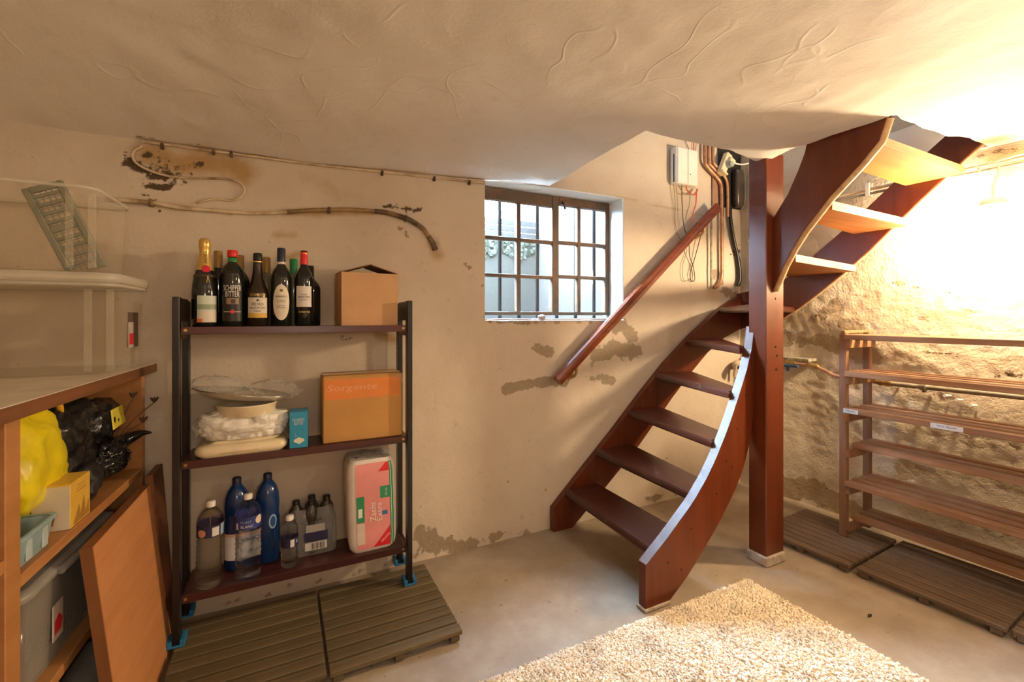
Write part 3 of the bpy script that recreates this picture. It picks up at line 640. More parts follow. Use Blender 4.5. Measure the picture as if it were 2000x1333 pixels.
bottle('champagne_bottle', 'champagne bottle with gold foil neck and red seal, leftmost on top shelf', -3.372, -.150, ZS, champ, M_DARKGLASS, champ_parts())
liq = [(.001, 0), (.038, 0), (.0415, .005), (.0418, .205), (.040, .222), (.032, .240), (.020, .252), (.0152, .258), (.0150, .296), (.001, .296)]
bottle('liqueur_bottle', 'dark square-shouldered bitter liqueur bottle with bright red cap', -3.279, -.150, ZS, liq, M_DARKGLASS,
       [cap(.0168, .0160, .258, .278, K_GREEN, 'green_collar'), cap(.0175, .0175, .278, .306, K_CAPRED, 'red_cap', .001),
        lab(.0421, .088, .112, 60, flat('sepia_picture', (.30, .20, .11)), 'sepia_picture', 0), lab(.0423, .090, .108, 20, flat('dark_print', (.06, .04, .025)), 'printed_skipper', 3),
        lab(.0419, .020, .172, 100, flat('black_label', (.020, .014, .012)), 'black_label', 0, [('SCHIPPER', .022, .066, .152, K_WHITE, 0), ('BITTER', .021, .050, .128, K_WHITE, 0)]),
        lab(.0424, .050, .066, 20, K_RED, 'red_dot', 0, oval=True), lab(.0421, .0565, .0585, 88, K_PAPER, 'label_line', 0)])
sherry = [(.001, 0), (.037, 0), (.0408, .005), (.0412, .128), (.039, .145), (.030, .166), (.0225, .190), (.0185, .220), (.0165, .255), (.0160, .296), (.001, .297)]
bottle('sherry_bottle', 'brown sherry bottle with black cap, cream and mustard label', -3.190, -.150, ZS, sherry, pm('brown_bottle_glass', (.020, .012, .006), .08, var=.1, spec=.7),
       [cap(.0175, .0168, .272, .300, M_BLACKP, 'black_cap'), lab(.0175, .262, .266, 359, K_GOLD, 'gold_ring'), lab(.0417, .034, .116, 108, K_PAPER, 'label', 0,
        [('PEDRO', .012, .044, .089, K_INK, 0), ('MEDIUM DRY', .0085, .062, .074, K_INK, 0), ('SHERRY', .0065, .026, .061, K_INK, 0)]), lab(.0419, .034, .052, 108, K_YEL, 'mustard_band', 0),
        lab(.0418, .100, .110, 14, flat('small_crest', (.07, .10, .05)), 'crest', 0, oval=True),
        lab(.0414, .117, .134, 90, flat('dark_shoulder_label', (.03, .02, .01)), 'shoulder_label', 0, [('DOMECQ', .013, .054, .1255, K_GOLD, 0)])])
oval_b = [(r*1.06, z*1.02) for r, z in bordeaux]
bottle('wine_bottle', 'wine bottle with navy capsule and tall oval cream label', -3.103, -.150, ZS, oval_b, M_DARKGLASS,
       [cap(.0162, .0162, .268, .327, K_NAVY, 'navy_capsule'), lab(.0162, .252, .268, 359, K_PAPER, 'neck_band'), lab(.0401, .024, .172, 96, K_PAPER, 'oval_label', 0,
        [('BARBERESCO', .0075, .044, .122, K_INK, 0), ('L.101.4', .011, .030, .103, K_INK, 0), ('Imbottigliato', .006, .028, .084, K_INK, 0), ('dal Viticoltore', .006, .036, .076, K_INK, 0)], oval=True), lab(.0403, .141, .153, 18, flat('bronze_crest', (.20, .11, .04)), 'crest', 0, oval=True)])
bottle('wine_bottle', 'wine bottle with red capsule and square white label, rightmost in front row', -3.016, -.150, ZS, [(r*.98, z*1.01) for r, z in bordeaux], M_DARKGLASS,
       [cap(.0152, .0148, .262, .318, K_CAPRED, 'red_capsule'), lab(.0150, .306, .312, 359, K_GOLD, 'gold_ring'), lab(.0370, .080, .168, 104, flat('white_paper', (.70, .64, .60)), 'label', 0,
        [('CHATEAU', .0055, .026, .132, K_INK, 0), ('GRAND PARK', .0075, .050, .122, K_INK, 0), ('BORDEAUX', .005, .030, .110, K_INK, 0)]), lab(.0371, .054, .063, 80, flat('dark_gold_strip', (.05, .035, .015)), 'foot_strip', 0, [('GRAND VIN', .006, .040, .0585, K_GOLD, 0)])])
M_CLRG = pm('pale_bottle_glass', (.42, .38, .28), .08, var=.1, trans=.7, spec=.6)
K_BRONZE = pm('bronze_capsule', (.36, .22, .08), .35, metal=.3, var=.12)
for x, z1, k, m, lbl, gm in ((-3.335, .305, K_BRONZE, K_BRONZE, 'wine bottle with bronze capsule half hidden behind the champagne bottle', M_DARKGLASS), (-3.258, .292, K_BRONZE, K_BRONZE, 'wine bottle with bronze capsule behind the red-capped liqueur bottle', M_DARKGLASS),
                         (-3.160, .290, K_BRONZE, K_BRONZE, 'pale wine bottle with ridged bronze capsule behind sherry bottle', M_CLRG), (-3.055, .288, K_GREEN, K_GREEN, 'pale bottle with green capsule behind the two wine bottles', M_CLRG), (-2.988, .262, M_BLACKP, M_BLACKP, 'short dark bottle with black cap, rearmost at right end', M_DARKGLASS)):
    sc = z1/.318; bottle('wine_bottle', lbl, x, -.080, ZS, [(r*(1 if z1 > .27 else 1.16), z*sc) for r, z in bordeaux], gm, [cap(.0162, .0160, .232*sc, z1+.004, k, 'capsule')])

# ------------------------------------------------------------------ cardboard boxes
B = thing('cardboard_box', 'plain brown cardboard box with raised flaps on top shelf', 'box', (-2.755, -.135, ZS))
w, d, hh = .243, .165, .232
for nm, a, b in (('box_front', (-w/2, -d/2, 0), (w/2, -d/2+.004, hh)), ('box_back', (-w/2, d/2-.004, 0), (w/2, d/2, hh)), ('box_side', (-w/2, -d/2+.004, 0), (-w/2+.004, d/2-.004, hh)), ('box_side', (w/2-.004, -d/2+.004, 0), (w/2, d/2-.004, hh)), ('box_bottom', (-w/2+.004, -d/2+.004, 0), (w/2-.004, d/2-.004, .004))): obj(nm, MB().box(a, b), M_CARD, B)
for sx in (-1, 1):
    mb = MB(); x0, x1 = sx*w/2, sx*.004; zz = hh+.036
    mb.add([(x0, -d/2+.004, hh), (x0, d/2-.004, hh), (x1, d/2-.004, zz), (x1, -d/2+.004, zz), (x0, -d/2+.004, hh+.004), (x0, d/2-.004, hh+.004), (x1, d/2-.004, zz+.004), (x1, -d/2+.004, zz+.004)], [(0, 1, 2, 3), (7, 6, 5, 4), (0, 4, 5, 1), (1, 5, 6, 2), (2, 6, 7, 3), (3, 7, 4, 0)])
    obj('flap', mb, M_CARDD, B)
obj('lettering', text_on('www.sorgente', .006, .085, plane_place((-w/2+.055, -d/2-.0006, .018), (1, 0, 0), (0, 0, 1))), flat('pale_print', (.68, .48, .32)), B)
B.rotation_euler = (0, 0, rad(3))
Q = thing('cardboard_box', 'tan cardboard box with orange band lettered Sorgente on middle shelf', 'box', (-2.778, -.143, .7125), rad(-.5))
w, d, hh = .335, .165, .282; M_TAN = pm('tan_board', (.50, .26, .075), .75, var=.06, vs=5, bs=.08, bscale=120)
obj('box_body', MB().box((-w/2, -d/2, 0), (w/2, d/2, hh), .004), M_TAN, Q)
obj('orange_band', MB().box((-w/2+.006, -d/2-.0008, hh-.098), (w/2-.012, -d/2, hh-.012)), flat('orange_band_print', (.66, .21, .04)), Q)
obj('lettering', text_on('Sorgente', .036, .205, lambda x, y: (-.048+x+.2*y, -d/2-.0016, hh-.052+y)), flat('pink_print', (.74, .36, .20)), Q)
obj('flap', MB().box((-w/2+.003, -d/2+.003, hh), (w/2-.003, d/2-.003, hh+.004), .001), M_TAN, Q)
obj('packing_tape', MB().box((-w/2-.0006, -.025, hh+.0042), (w/2+.0006, .025, hh+.005)).box((w/2, -.025, hh-.05), (w/2+.0008, .025, hh+.004)), flat('packing_tape', (.60, .42, .22), .2), Q)
obj('dog_ear', MB().add([(w/2-.03, -d/2-.0012, hh+.001), (w/2+.001, -d/2-.0012, hh-.045), (w/2+.001, -d/2-.0012, hh+.001), (w/2-.004, -d/2-.010, hh-.004)], [(0, 1, 3), (1, 2, 3), (2, 0, 3)]), M_CARD, Q)
Bx = thing('coffee_filter_box', 'small bright blue box standing between tray and tan box', 'box', (-3.036, -.190, .7125), rad(-4))
M_BLUEBX = flat('bright_blue_card', (.03, .30, .52), .4)
obj('box_body', MB().box((-.034, -.045, 0), (.034, .045, .148), .001), M_BLUEBX, Bx)
for s_, h_, wd, z_ in (('CLASSIC', .0105, .046, .116), ('KOFFIE', .006, .034, .1055), ('FILTER', .006, .034, .098)): obj('lettering', text_on(s_, h_, wd, plane_place((0, -.0456, z_), (1, 0, 0), (0, 0, 1))), K_WHITE, Bx)
obj('printed_cup', MB().add([(-.018, -.0457, .026), (.002, -.0457, .016), (.022, -.0457, .028), (.020, -.0457, .036), (.0, -.0457, .044), (-.018, -.0457, .034)], [(0, 1, 2, 3, 4, 5)]), flat('pale_print2', (.72, .72, .55)), Bx)
obj('printed_steam', MB().add([(-.012, -.0457, .046), (-.006, -.0457, .046), (-.014, -.0457, .066)], [(0, 1, 2)]), flat('steam_print', (.25, .45, .60)), Bx)

# ------------------------------------------------------------------ tray, bagged pot, bowl, platter on the middle shelf
ZM = .7125
def rrect(w, d, r, n=6):
    P = []
    for cx, cy, a0 in ((w/2-r, d/2-r, 0), (-w/2+r, d/2-r, 90), (-w/2+r, -d/2+r, 180), (w/2-r, -d/2+r, 270)):
        P += [(cx+r*math.cos(rad(a0+90*k/n)), cy+r*math.sin(rad(a0+90*k/n))) for k in range(n+1)]
    return P
def loft(rings, closed=True, mb=None):
    mb = mb or MB(); n = len(rings[0]); vs = [p for r in rings for p in r]; fs = []
    for i in range(len(rings)-1): fs += [(i*n+k, i*n+(k+1) % n, (i+1)*n+(k+1) % n, (i+1)*n+k) for k in range(n)]
    mb.add(vs, fs, True)
    if closed: mb.add(rings[0], [tuple(range(n-1, -1, -1))]); mb.add(rings[-1], [tuple(range(n))])
    return mb
def ring(w, d, r, z, dx=0, dy=0): return [(x+dx, y+dy, z) for x, y in rrect(w, d, r)]
T = thing('plastic_tray', 'cream plastic tray with rounded corners lying at left of middle shelf', 'tray', (-3.24, -.150, ZM), rad(1))
obj('tray_body', loft([ring(.285, .165, .03, 0), ring(.315, .185, .04, .012), ring(.320, .188, .04, .026), ring(.300, .170, .03, .040), ring(.260, .130, .02, .044)]), M_CREAM, T)
obj('tray_lid', loft([ring(.24, .12, .02, .044), ring(.235, .118, .02, .056, .02)]), M_CREAM, T)
obj('tray_grip', MB().box((-.08, -.093, .012), (.06, -.088, .024), .002), pm('darker_cream', (.50, .38, .22), .5), T)  # grip strip in a darker cream than the tray
def wrap(p, d):
    if d.z < -.55: p.z = -.055
    if d.z > .5: p.x *= .85; p.y *= .9
    return p
T = thing('bagged_pot', 'white pot wrapped in a crinkled white plastic bag on the tray', 'pot', (-3.235, -.150, ZM+.058))
obj('plastic_bag', MB().blob((0, 0, .056), (.158, .088, .062), 5, .12, 2, 4, .8, .10, wrap, 5.), pm('white_bag_film', (.80, .77, .70), .32, var=.06, bs=.6, bscale=18, sss=0.), T)
obj('bag_knot', MB().blob((.06, -.07, .075), (.030, .022, .026), 3, .3, 3, 1, 1, .2), MATS['white_bag_film'], T)
obj('bag_flap', MB().grid(lambda a, b: (-.165+.10*a+.01*math.sin(b*9), -.075+.02*math.sin(a*7+b*3)-.01, .02+.085*b+.012*math.sin(a*8)), 12, 10), M_FILM, T, label='loose clear part of the bag')
T = thing('white_bowl', 'shallow cream bowl resting upside the wrapped pot', 'bowl', (-3.228, -.145, ZM+.138))
T['label'] = 'shallow cream bowl stacked between the wrapped pot and the platter'
obj('bowl_body', MB().lathe([(.001, 0), (.085, 0), (.100, .010), (.108, .045), (.112, .050), (.106, .052), (.098, .014), (.001, .008)], 36, wob=lambda a, z: 1.0), M_CREAM, T)
T['category'] = 'bowl'
T = thing('platter', 'large oval platter lying tilted on top of the cream bowl', 'platter', (-3.245, -.150, ZM+.205), rad(0)); T.rotation_euler = (0, rad(9), 0)
obj('platter_dish', loft([[(x*k, y*k*.62, z) for x, y in [(math.cos(2*PI*i/40), math.sin(2*PI*i/40)) for i in range(40)]] for k, z in ((.001, .0), (.10, .0), (.135, .008), (.172, .026), (.176, .028), (.172, .030), (.135, .014), (.10, .006), (.001, .006))], False), pm('pale_glazed_dish', (.62, .56, .46), .2, var=.05), T)
obj('platter_rim', loft([[(x*k, y*k*.62, z) for x, y in [(math.cos(2*PI*i/40), math.sin(2*PI*i/40)) for i in range(40)]] for k, z in ((.170, .0255), (.178, .0285), (.172, .0315))], False), M_STEEL, T)
fl = MB().blob((-.09, .0, .050), (.085, .07, .034), 4, .2, 2, 9, 1, .16); tag(obj('plastic_film', fl, M_FILM, None, (-3.245, -.150, ZM+.205), (0, rad(9), 0)), 'crumpled clear film lying on left half of the platter', 'film')
fl = MB().blob((.115, -.01, .050), (.090, .06, .036), 4, .2, 2, 3, 1, .18); tag(obj('plastic_bag', fl, clear_plastic('glossy_clear_bag', (.95, .93, .90), .10, .06, .9), None, (-3.245, -.150, ZM+.205), (0, rad(9), 0)), 'shiny clear plastic bag on the right end of the platter', 'bag')

# ------------------------------------------------------------------ bottles and rolls on the bottom shelf
ZB = .2155
def pet(h, r, ribs=9, neck=.012):
    z0, z1 = .02*h/.33, .60*h; P = [(.001, .004), (r*.70, 0), (r*.93, .006), (r, z0)]
    for k in range(ribs*2+1): P.append((r*(1.0 if k % 2 == 0 else .925), z0+(z1-z0)*k/(ribs*2)))
    P += [(r*.985, z1+.005), (r*.985, z1+.10*h), (r, z1+.11*h), (r*1.0, z1+.17*h), (r*.90, z1+.225*h), (r*.62, z1+.29*h), (neck*1.05, z1+.335*h), (neck, z1+.35*h), (neck, z1+.375*h), (.001, z1+.376*h)]
    return P
def pet_bottle(name, label, x, y, h, r, mat, capm, parts, z=ZB, ribs=9, tilt=0., group=None, neck=.012):
    t = thing(name, label, 'bottle', (x, y, z), 0, group); a = face_a(x, y)
    obj('bottle_body', MB().lathe(pet(h, r, ribs, neck), 32), mat, t)
    obj('cap', MB().lathe([(neck+.003, .972*h-.012), (neck+.0035, .972*h+.004), (neck+.002, h*.985+.004), (.001, h*.985+.004)], 24), capm, t)
    for p in parts: p(t, a)
    if tilt: t.rotation_euler = (0, rad(tilt), 0)
    return t
K_BLUEL = flat('blue_label', (.035, .055, .25), .35); K_NAVL = flat('navy_label', (.030, .028, .085), .35); K_PINKL = flat('salmon_print', (.62, .30, .22)); K_PALEL = flat('pale_blue_print', (.30, .42, .62))
Z1 = .60
pet_bottle('water_bottle', 'large clear water bottle with navy label, leftmost on bottom shelf', -3.352, -.205, .325, .0455, M_WATER, M_WHITEP,
           [lab(.0461, .199, .243, 358, K_NAVL, 'wrap_label'), lab(.0464, .203, .232, 38, K_PINKL, 'salmon_patch', -38, oval=True), lab(.0464, .203, .236, 30, flat('barcode_paper', (.70, .68, .66)), 'barcode', 22), lab(.0463, .200, .242, 26, K_PALEL, 'pale_edge', 58)], tilt=1.2)
pet_bottle('water_bottle', 'large clear water bottle with bright blue label, second from left', -3.221, -.200, .330, .0465, M_WATER, M_WHITEP,
           [lab(.0471, .202, .250, 358, K_BLUEL, 'wrap_label', 0, [('MONT', .010, .040, .232, K_PALEL, -.008), ('BLANC', .011, .044, .215, K_WHITE, -.004)]), lab(.0474, .216, .248, 40, flat('cream_print', (.80, .66, .50)), 'cream_patch', 52, oval=True), lab(.0474, .204, .228, 12, K_PAPER, 'small_patch', -52)])
tag_ = 'blue'
blue_prof = [(.001, 0), (.040, 0), (.046, .006), (.0465, .18), (.043, .20), (.045, .225), (.0460, .25), (.043, .285), (.034, .315), (.020, .335), (.0135, .345), (.0135, .352), (.001, .352)]
for x, lbl, pts in ((-3.268, 'blue plastic bottle with white and blue label behind the clear bottles', [lab(.0470, .045, .150, 170, flat('white_wrap', (.72, .74, .78)), 'wrap_label', 20, [('SPA', .030, .055, .115, K_BLUEL, .03), ('REINE', .016, .060, .075, K_BLUEL, .03)]), lab(.0473, .140, .152, 170, flat('salmon_strip', (.66, .45, .36)), 'label_strip', 20)]),
                    (-3.155, 'blue plastic bottle with pale swirl, right one of the two', [lab(.0470, .145, .205, 40, K_PALEL, 'printed_swirl', 25, oval=True), lab(.0473, .153, .197, 26, flat('blue_print', (.015, .07, .24)), 'swirl_centre', 25, oval=True)])):
    t = thing('blue_bottle', lbl, 'bottle', (x, -.095, ZB), 0, 'blue bottles on the bottom shelf'); a = face_a(x, -.095)
    obj('bottle_body', MB().lathe(blue_prof, 32), M_BLUEB, t); obj('cap', MB().lathe([(.0165, .340), (.0165, .366), (.014, .369), (.001, .369)], 20), flat('dark_blue_cap', (.012, .018, .055), .35), t)
    for p in pts: p(t, a)
pet_bottle('water_bottle', 'small clear water bottle with navy label in front of shrink-wrapped pack', -3.072, -.190, .208, .0335, M_WATER, M_WHITEP,
           [lab(.0340, .086, .122, 358, K_NAVL, 'wrap_label'), lab(.0343, .089, .119, 26, flat('barcode_paper', (.7, .68, .66)), 'barcode', 18), lab(.0343, .100, .113, 16, K_PALEL, 'pale_dot', 52, oval=True)], ribs=6)
K_DKPET = pm('dark_water_bottle', (.10, .09, .075), .12, var=.15, spec=.7, trans=.55)
mini = None
for i, (x, y, lbl) in enumerate(((-3.045, -.085, 'left'), (-2.985, -.115, 'middle front'), (-2.980, -.052, 'middle rear'), (-2.920, -.080, 'right'))):
    if mini is None:
        mini = pet_bottle('water_bottle', '', x, y, .228, .0295, K_DKPET, M_BLACKP, [lab(.0300, .078, .128, 200, flat('dim_navy_label', (.035, .04, .085)), 'wrap_label', 0)], ribs=5); c = mini
    else: c = copy_tree(mini); c.location = (x, y, ZB)
    c['label'] = 'small black-capped bottle under shrink film, %s of the pack' % lbl; c['group'] = 'shrink-wrapped small bottles'
F_ = thing('shrink_film', 'clear shrink film with barcode wrapped around four small bottles', 'film', (-2.982, -.085, ZB))
obj('film_sheet', loft([ring(.200, .112, .030, .0), ring(.204, .116, .03, .06), ring(.198, .110, .03, .14), ring(.172, .09, .03, .185), ring(.15, .075, .03, .195)], False), clear_plastic('grey_shrink_film', (.80, .79, .77), .20, .15, .25), F_)
pf = lambda ox, oz: plane_place((ox, -.0598, oz), (1, .06, 0), (0, 0, 1))
obj('printed_band', MB().box((-.032, -.0600, .060), (.062, -.0592, .100)), K_NAVL, F_); obj('printed_panel', MB().box((-.026, -.0600, .100), (.050, -.0592, .132)), flat('grey_print', (.45, .43, .42)), F_)
bc = obj('barcode', MB().box((-.030, -.0602, .022), (.058, -.0594, .056)), flat('barcode_paper', (.7, .68, .66)), F_)
for k in range(11): obj('barcode_line', MB().box((.0+.005*k-.006, -.0608, .025), (.0+.005*k-.006+(.0028 if k % 3 else .0015), -.0602, .052)), K_INK, bc)
obj('lettering', text_on('Oálpi', .018, .056, pf(.008, .150)), K_INK, F_)

TP = thing('toilet_paper_pack', 'pink and white pack of toilet rolls standing on bottom shelf', 'pack', (-2.735, -.140, ZB), rad(-2)); TP.rotation_euler = (0, rad(-1.5), rad(-2))
PW, PD, PH = .205, .185, .405
def tpf(u, v):       # bulged front of the pack; u across, v up
    x = -PW/2+PW*u; z = PH*v; e = max(0, 1-((2*abs(v-.5))**5)); b = .010*abs(math.sin(v*PI*4))*1.0+.012*math.sin(PI*u)
    return (x*(.90+.10*e), -PD/2+.018-(.022*e+b)*min(1, min(u, 1-u)*9), z)
rings = []
for j in range(25):
    v = j/24; e = (max(0, 1-(2*abs(v-.5))**6))**.5; bul = .004*abs(math.sin(v*PI*4)); k = .84+.16*e
    rings.append([(x*k*(1+bul*4), y*k*(1+bul*3), PH*v) for x, y in rrect(PW, PD, .034)])
obj('paper_pack', loft(rings), pm('white_wrapped_rolls', (.78, .72, .66), .35, var=.06, vs=8, bs=.35, bscale=14), TP)
def tp_patch(name, u0, u1, v0, v1, mat, off=.0, shape=None, nu=8, nv=24, label=None):
    def surf(u, v):
        j = v; e = (max(0, 1-(2*abs(j-.5))**6))**.5; bul = .004*abs(math.sin(j*PI*4)); k = .84+.16*e
        return (-PW/2+PW*u)*k*(1+bul*4), -PD/2*k*(1+bul*3)-.0012-off, PH*v
    def fn(a, b):
        v = v0+(v1-v0)*b; lo, hi = (shape(b) if shape else (0, 1)); u = u0+(u1-u0)*(lo+(hi-lo)*a); return surf(min(max(u, .2), .80) if False else u, v)
    return obj(name, MB().grid(fn, nu, nv), mat, TP, label=label), surf
K_PINK = flat('pink_print', (.80, .24, .25), .32); K_PINK = pm('rose_pink_print', (.78, .30, .30), .32, var=.06, vs=5, bs=.25, bscale=14); K_GRN = flat('green_print', (.03, .27, .13), .35); K_REDP = flat('crimson_print', (.72, .02, .04), .35)
pp, surf = tp_patch('pink_panel', .16, .90, .04, .965, K_PINK)
tp_patch('green_stripe', .86, .93, .05, .965, K_GRN, .0008); tp_patch('white_stripe', .885, .895, .05, .96, K_WHITE, .0012, nu=1)
tp_patch('green_label', .17, .33, .34, .62, K_GRN, .0008); tp_patch('white_label', .17, .33, .10, .33, flat('photo_print', (.66, .58, .52)), .0007); tp_patch('white_bars', .205, .285, .395, .49, K_WHITE, .0014, nu=1, nv=6)
tp_patch('green_badge', .66, .87, .57, .70, K_GRN, .0010)
tp_patch('red_corner', .63, .86, .865, .955, K_REDP, .0010, lambda b: (b*.75, 1.)); o, _ = tp_patch('red_corner', .50, .86, .045, .26, K_REDP, .0010, lambda b: (b, 1.))
tp_patch('blue_drop', .69, .80, .385, .43, flat('drop_blue', (.06, .16, .42)), .0010)
def tp_text(s, h, w, u, v, rotd, mat):
    ca, sa = math.cos(rad(rotd)), math.sin(rad(rotd))
    def pl(x, y):
        X, Zz = x*ca-y*sa, x*sa+y*ca; p = surf(u+X/PW, v+Zz/PH); return (p[0], p[1]-.0022, p[2])
    obj('lettering', text_on(s, h, w, pl), mat, TP)
tp_text('Zacht', .024, .085, .50, .44, 90, K_WHITE); tp_text('Extra', .022, .080, .63, .43, 90, K_WHITE); tp_text('GRATIS', .010, .050, .75, .13, 42, K_WHITE); tp_text('10 rol', .010, .032, .78, .635, 90, K_WHITE)
obj('loose_wrap', MB().grid(lambda a, b: (-.070+.15*a+.006*math.sin(b*9), -.055+.11*b, .398+.016*math.sin(a*PI)+.008*math.sin(a*11+b*5)), 16, 8), M_FILM, TP, label='loose clear wrap on top of the pack')

# ------------------------------------------------------------------ slatted deck tiles
def deck(label, x0, x1, y0, y1, along, n, mat, rotz=0., group=None, thick=.018, zt=.042):
    t = thing('deck_tile', label, 'deck tile', ((x0+x1)/2, (y0+y1)/2, 0), rotz, group); w, d = x1-x0, y1-y0
    span = d if along == 'x' else w; L = w if along == 'x' else d; p = span/n; me = None; ra = 0 if along == 'x' else PI/2
    for k in range(n):
        c = -span/2+p*(k+.5)
        if me is None:
            me = MB().box((-L/2, -p/2+.0058, -thick/2), (L/2, p/2-.0058, thick/2), .0025).mesh('slat', mat)
        o = link('slat', me, t, (0, c, zt-thick/2) if along == 'x' else (c, 0, zt-thick/2), (random.uniform(-.006, .006), random.uniform(-.004, .004), ra))
    for q in (-.5+.06, 0, .5-.06):
        a = (q*L-.018, -span/2+.008, .002); b = (q*L+.018, span/2-.008, zt-thick-.0005)
        mb = MB().box(a, b, .002); o = obj('cross_batten', mb, mat, t, (0, 0, 0), (0, 0, ra))
    return t
deck('olive slatted deck tile on floor under right half of the black rack', -2.956, -2.478, -.652, -.108, 'x', 9, M_PALLET)
deck('olive slatted deck tile on floor under left half of the black rack', -3.452, -2.966, -.645, -.108, 'x', 9, M_PALLET)
deck('brown slatted deck tile just behind the newel post foot', -.655, -.130, -1.050, -.585, 'y', 9, M_PALLET_R, rad(3))
deck('brown slatted deck tile under the near half of wooden shoe rack', -.615, -.080, -1.575, -1.070, 'y', 9, M_PALLET_R, rad(3.5))
deck('brown slatted deck tile cut off by the right picture edge', -.575, -.040, -2.095, -1.590, 'y', 9, M_PALLET_R, rad(2))
bpy.context.view_layer.update()

# ------------------------------------------------------------------ wooden shoe rack along the right wall
SR = thing('shoe_rack', 'tall reddish wooden slatted shoe rack along the right wall', 'rack', (-.20, -1.35, 0))
def srp(name, mb, mat, label=None): mb.v = [(x+.20, y+1.35, z) for x, y, z in mb.v]; return obj(name, mb, mat, SR, label=label)
for y in (-.885, -1.82):
    for x in (-.333, -.095): srp('post', MB().box((x-.016, y-.017, .045), (x+.016, y+.017, 1.16), .002), M_RACKD)
    for k in range(6):
        z = 1.126-.2*k; yy = y-.024 if y > -1.3 else y+.024
        srp('side_bar', MB().box((-.345 if k != 2 else -.395, yy-.009, z-.045), (-.075, yy+.009, z-.002), .002), M_RACKD)
    srp('top_bar', MB().box((-.345, y-.011, 1.161), (-.07, y+.011, 1.176), .002), M_RACKD)
sl = MB().box((-.022, -.455, -.0145), (.022, .455, .0145), .0025).mesh('slat', M_RACK)
for k in range(6):
    for j, x in enumerate((-.334, -.257, -.180, -.100)):
        if k == 3 and j == 0 or k == 5 and j == 0: continue
        y = -1.352 if j not in (0,) else -1.352
        link('slat', sl, SR, (x+.20, 0.0, 1.141-.2*k))
for y0, y1, txt in ((-.893, -.965, 'ZOMER SCHOENEN'), (-1.268, -1.385, 'WELKE ZEELAND')):
    o = srp('sticker', MB().box((-.3572, y1, .728), (-.3566, y0, .752)), flat('pale_sticker', (.62, .66, .74)), 'pale printed label strip')
    obj('lettering', text_on(txt, .0085, abs(y1-y0)*.62, plane_place((-.3576+.20, (y0+y1)/2+1.35, .741), (0, -1, 0), (0, 0, 1))), K_INK, o)

# ------------------------------------------------------------------ rug
RX0, RX1, RY0, RY1 = -2.95, -1.135, -2.85, -.880
RG = thing('rug', 'cream shaggy rug on concrete floor beside the stair foot', 'rug', ((RX0+RX1)/2, (RY0+RY1)/2, 0))
cx, cy = (RX0+RX1)/2, (RY0+RY1)/2
obj('rug_backing', MB().box((RX0-cx, RY0-cy, .001), (RX1-cx, RY1-cy, .010), .003), M_RUG, RG)
N = 60000
ax = RNG.uniform(RX0+.004, RX1-.004, N); ay = RY1-.004-(RY1-RY0-.01)*RNG.random(N)**1.5; hgt = RNG.uniform(.006, .013, N); th = RNG.uniform(0, 2*PI, N); ln = RNG.uniform(.002, .012, N); rr = RNG.uniform(.0050, .0082, N)
V = np.zeros((N, 7, 3)); T3 = np.arange(3)*2*PI/3
for k in range(3):
    V[:, k, 0] = ax+rr*np.cos(th+T3[k]); V[:, k, 1] = ay+rr*np.sin(th+T3[k]); V[:, k, 2] = .008
    V[:, 3+k, 0] = ax+rr*1.1*np.cos(th+T3[k])+ln*.5*np.cos(th*3); V[:, 3+k, 1] = ay+rr*1.1*np.sin(th+T3[k])+ln*.5*np.sin(th*3); V[:, 3+k, 2] = .008+hgt*.6
V[:, 6, 0] = ax+ln*np.cos(th*3); V[:, 6, 1] = ay+ln*np.sin(th*3); V[:, 6, 2] = .008+hgt
V[:, :, 0] -= cx; V[:, :, 1] -= cy
fq = np.array([[0, 1, 4, 3], [1, 2, 5, 4], [2, 0, 3, 5]]); ft = np.array([[3, 4, 6], [4, 5, 6], [5, 3, 6]])
base = (np.arange(N)*7)[:, None, None]
me = bpy.data.meshes.new('rug_pile'); me.vertices.add(N*7); me.vertices.foreach_set('co', V.astype(np.float32).ravel())
loops = np.concatenate([(base+fq).reshape(N, 12), (base+ft).reshape(N, 9)], 1).ravel(); tot = np.tile([4, 4, 4, 3, 3, 3], N); st = np.concatenate([[0], np.cumsum(tot)[:-1]])
me.loops.add(len(loops)); me.loops.foreach_set('vertex_index', loops.astype(np.int32)); me.polygons.add(N*6); me.polygons.foreach_set('loop_start', st.astype(np.int32)); me.polygons.foreach_set('loop_total', tot.astype(np.int32))
me.polygons.foreach_set('use_smooth', [True]*(N*6)); me.update(calc_edges=True); me.validate(); me.materials.append(M_RUG)
o = link('rug_pile', me, RG); o['kind'] = 'stuff'

# ------------------------------------------------------------------ cube shelf at the left, its contents
SB = thing('cube_shelf', 'birch cube shelf with pale top board along the left wall', 'shelf', (-3.585, -.10, 0), rad(-3.1))
def cb(name, a, b, mat, ch=.002, label=None): return obj(name, MB().box(a, b, ch), mat, SB, label=label)       # local: x back into the shelf is negative, y toward the camera is negative
cb('top_board', (-.41, -2.1, 1.032), (.030, .075, 1.0662), M_TOPW)
cb('top_edge', (.0302, -2.1, 1.032), (.032, .075, 1.065), M_EDGE, .0005, 'worn brown front edge of the top board')
cb('end_panel', (-.40, .022, .0), (0, .052, 1.031), M_BIRCH); cb('divider', (-.40, -.838, .0), (0, -.782, 1.031), M_BIRCH); cb('end_panel', (-.40, -1.85, 0), (0, -1.80, 1.031), M_BIRCH)
for z in (.30, .636): cb('shelf_board', (-.40, -.781, z), (-.001, .021, z+.029), M_BIRCH)
for z in (.30, .70): cb('shelf_board', (-.40, -1.799, z), (-.001, -.839, z+.029), M_BIRCH)
cb('shelf_board', (-.40, -1.799, .0), (-.001, .021, .03), M_BIRCHIN); cb('back_panel', (-.412, -1.85, 0), (-.401, .052, 1.031), M_BIRCHIN)
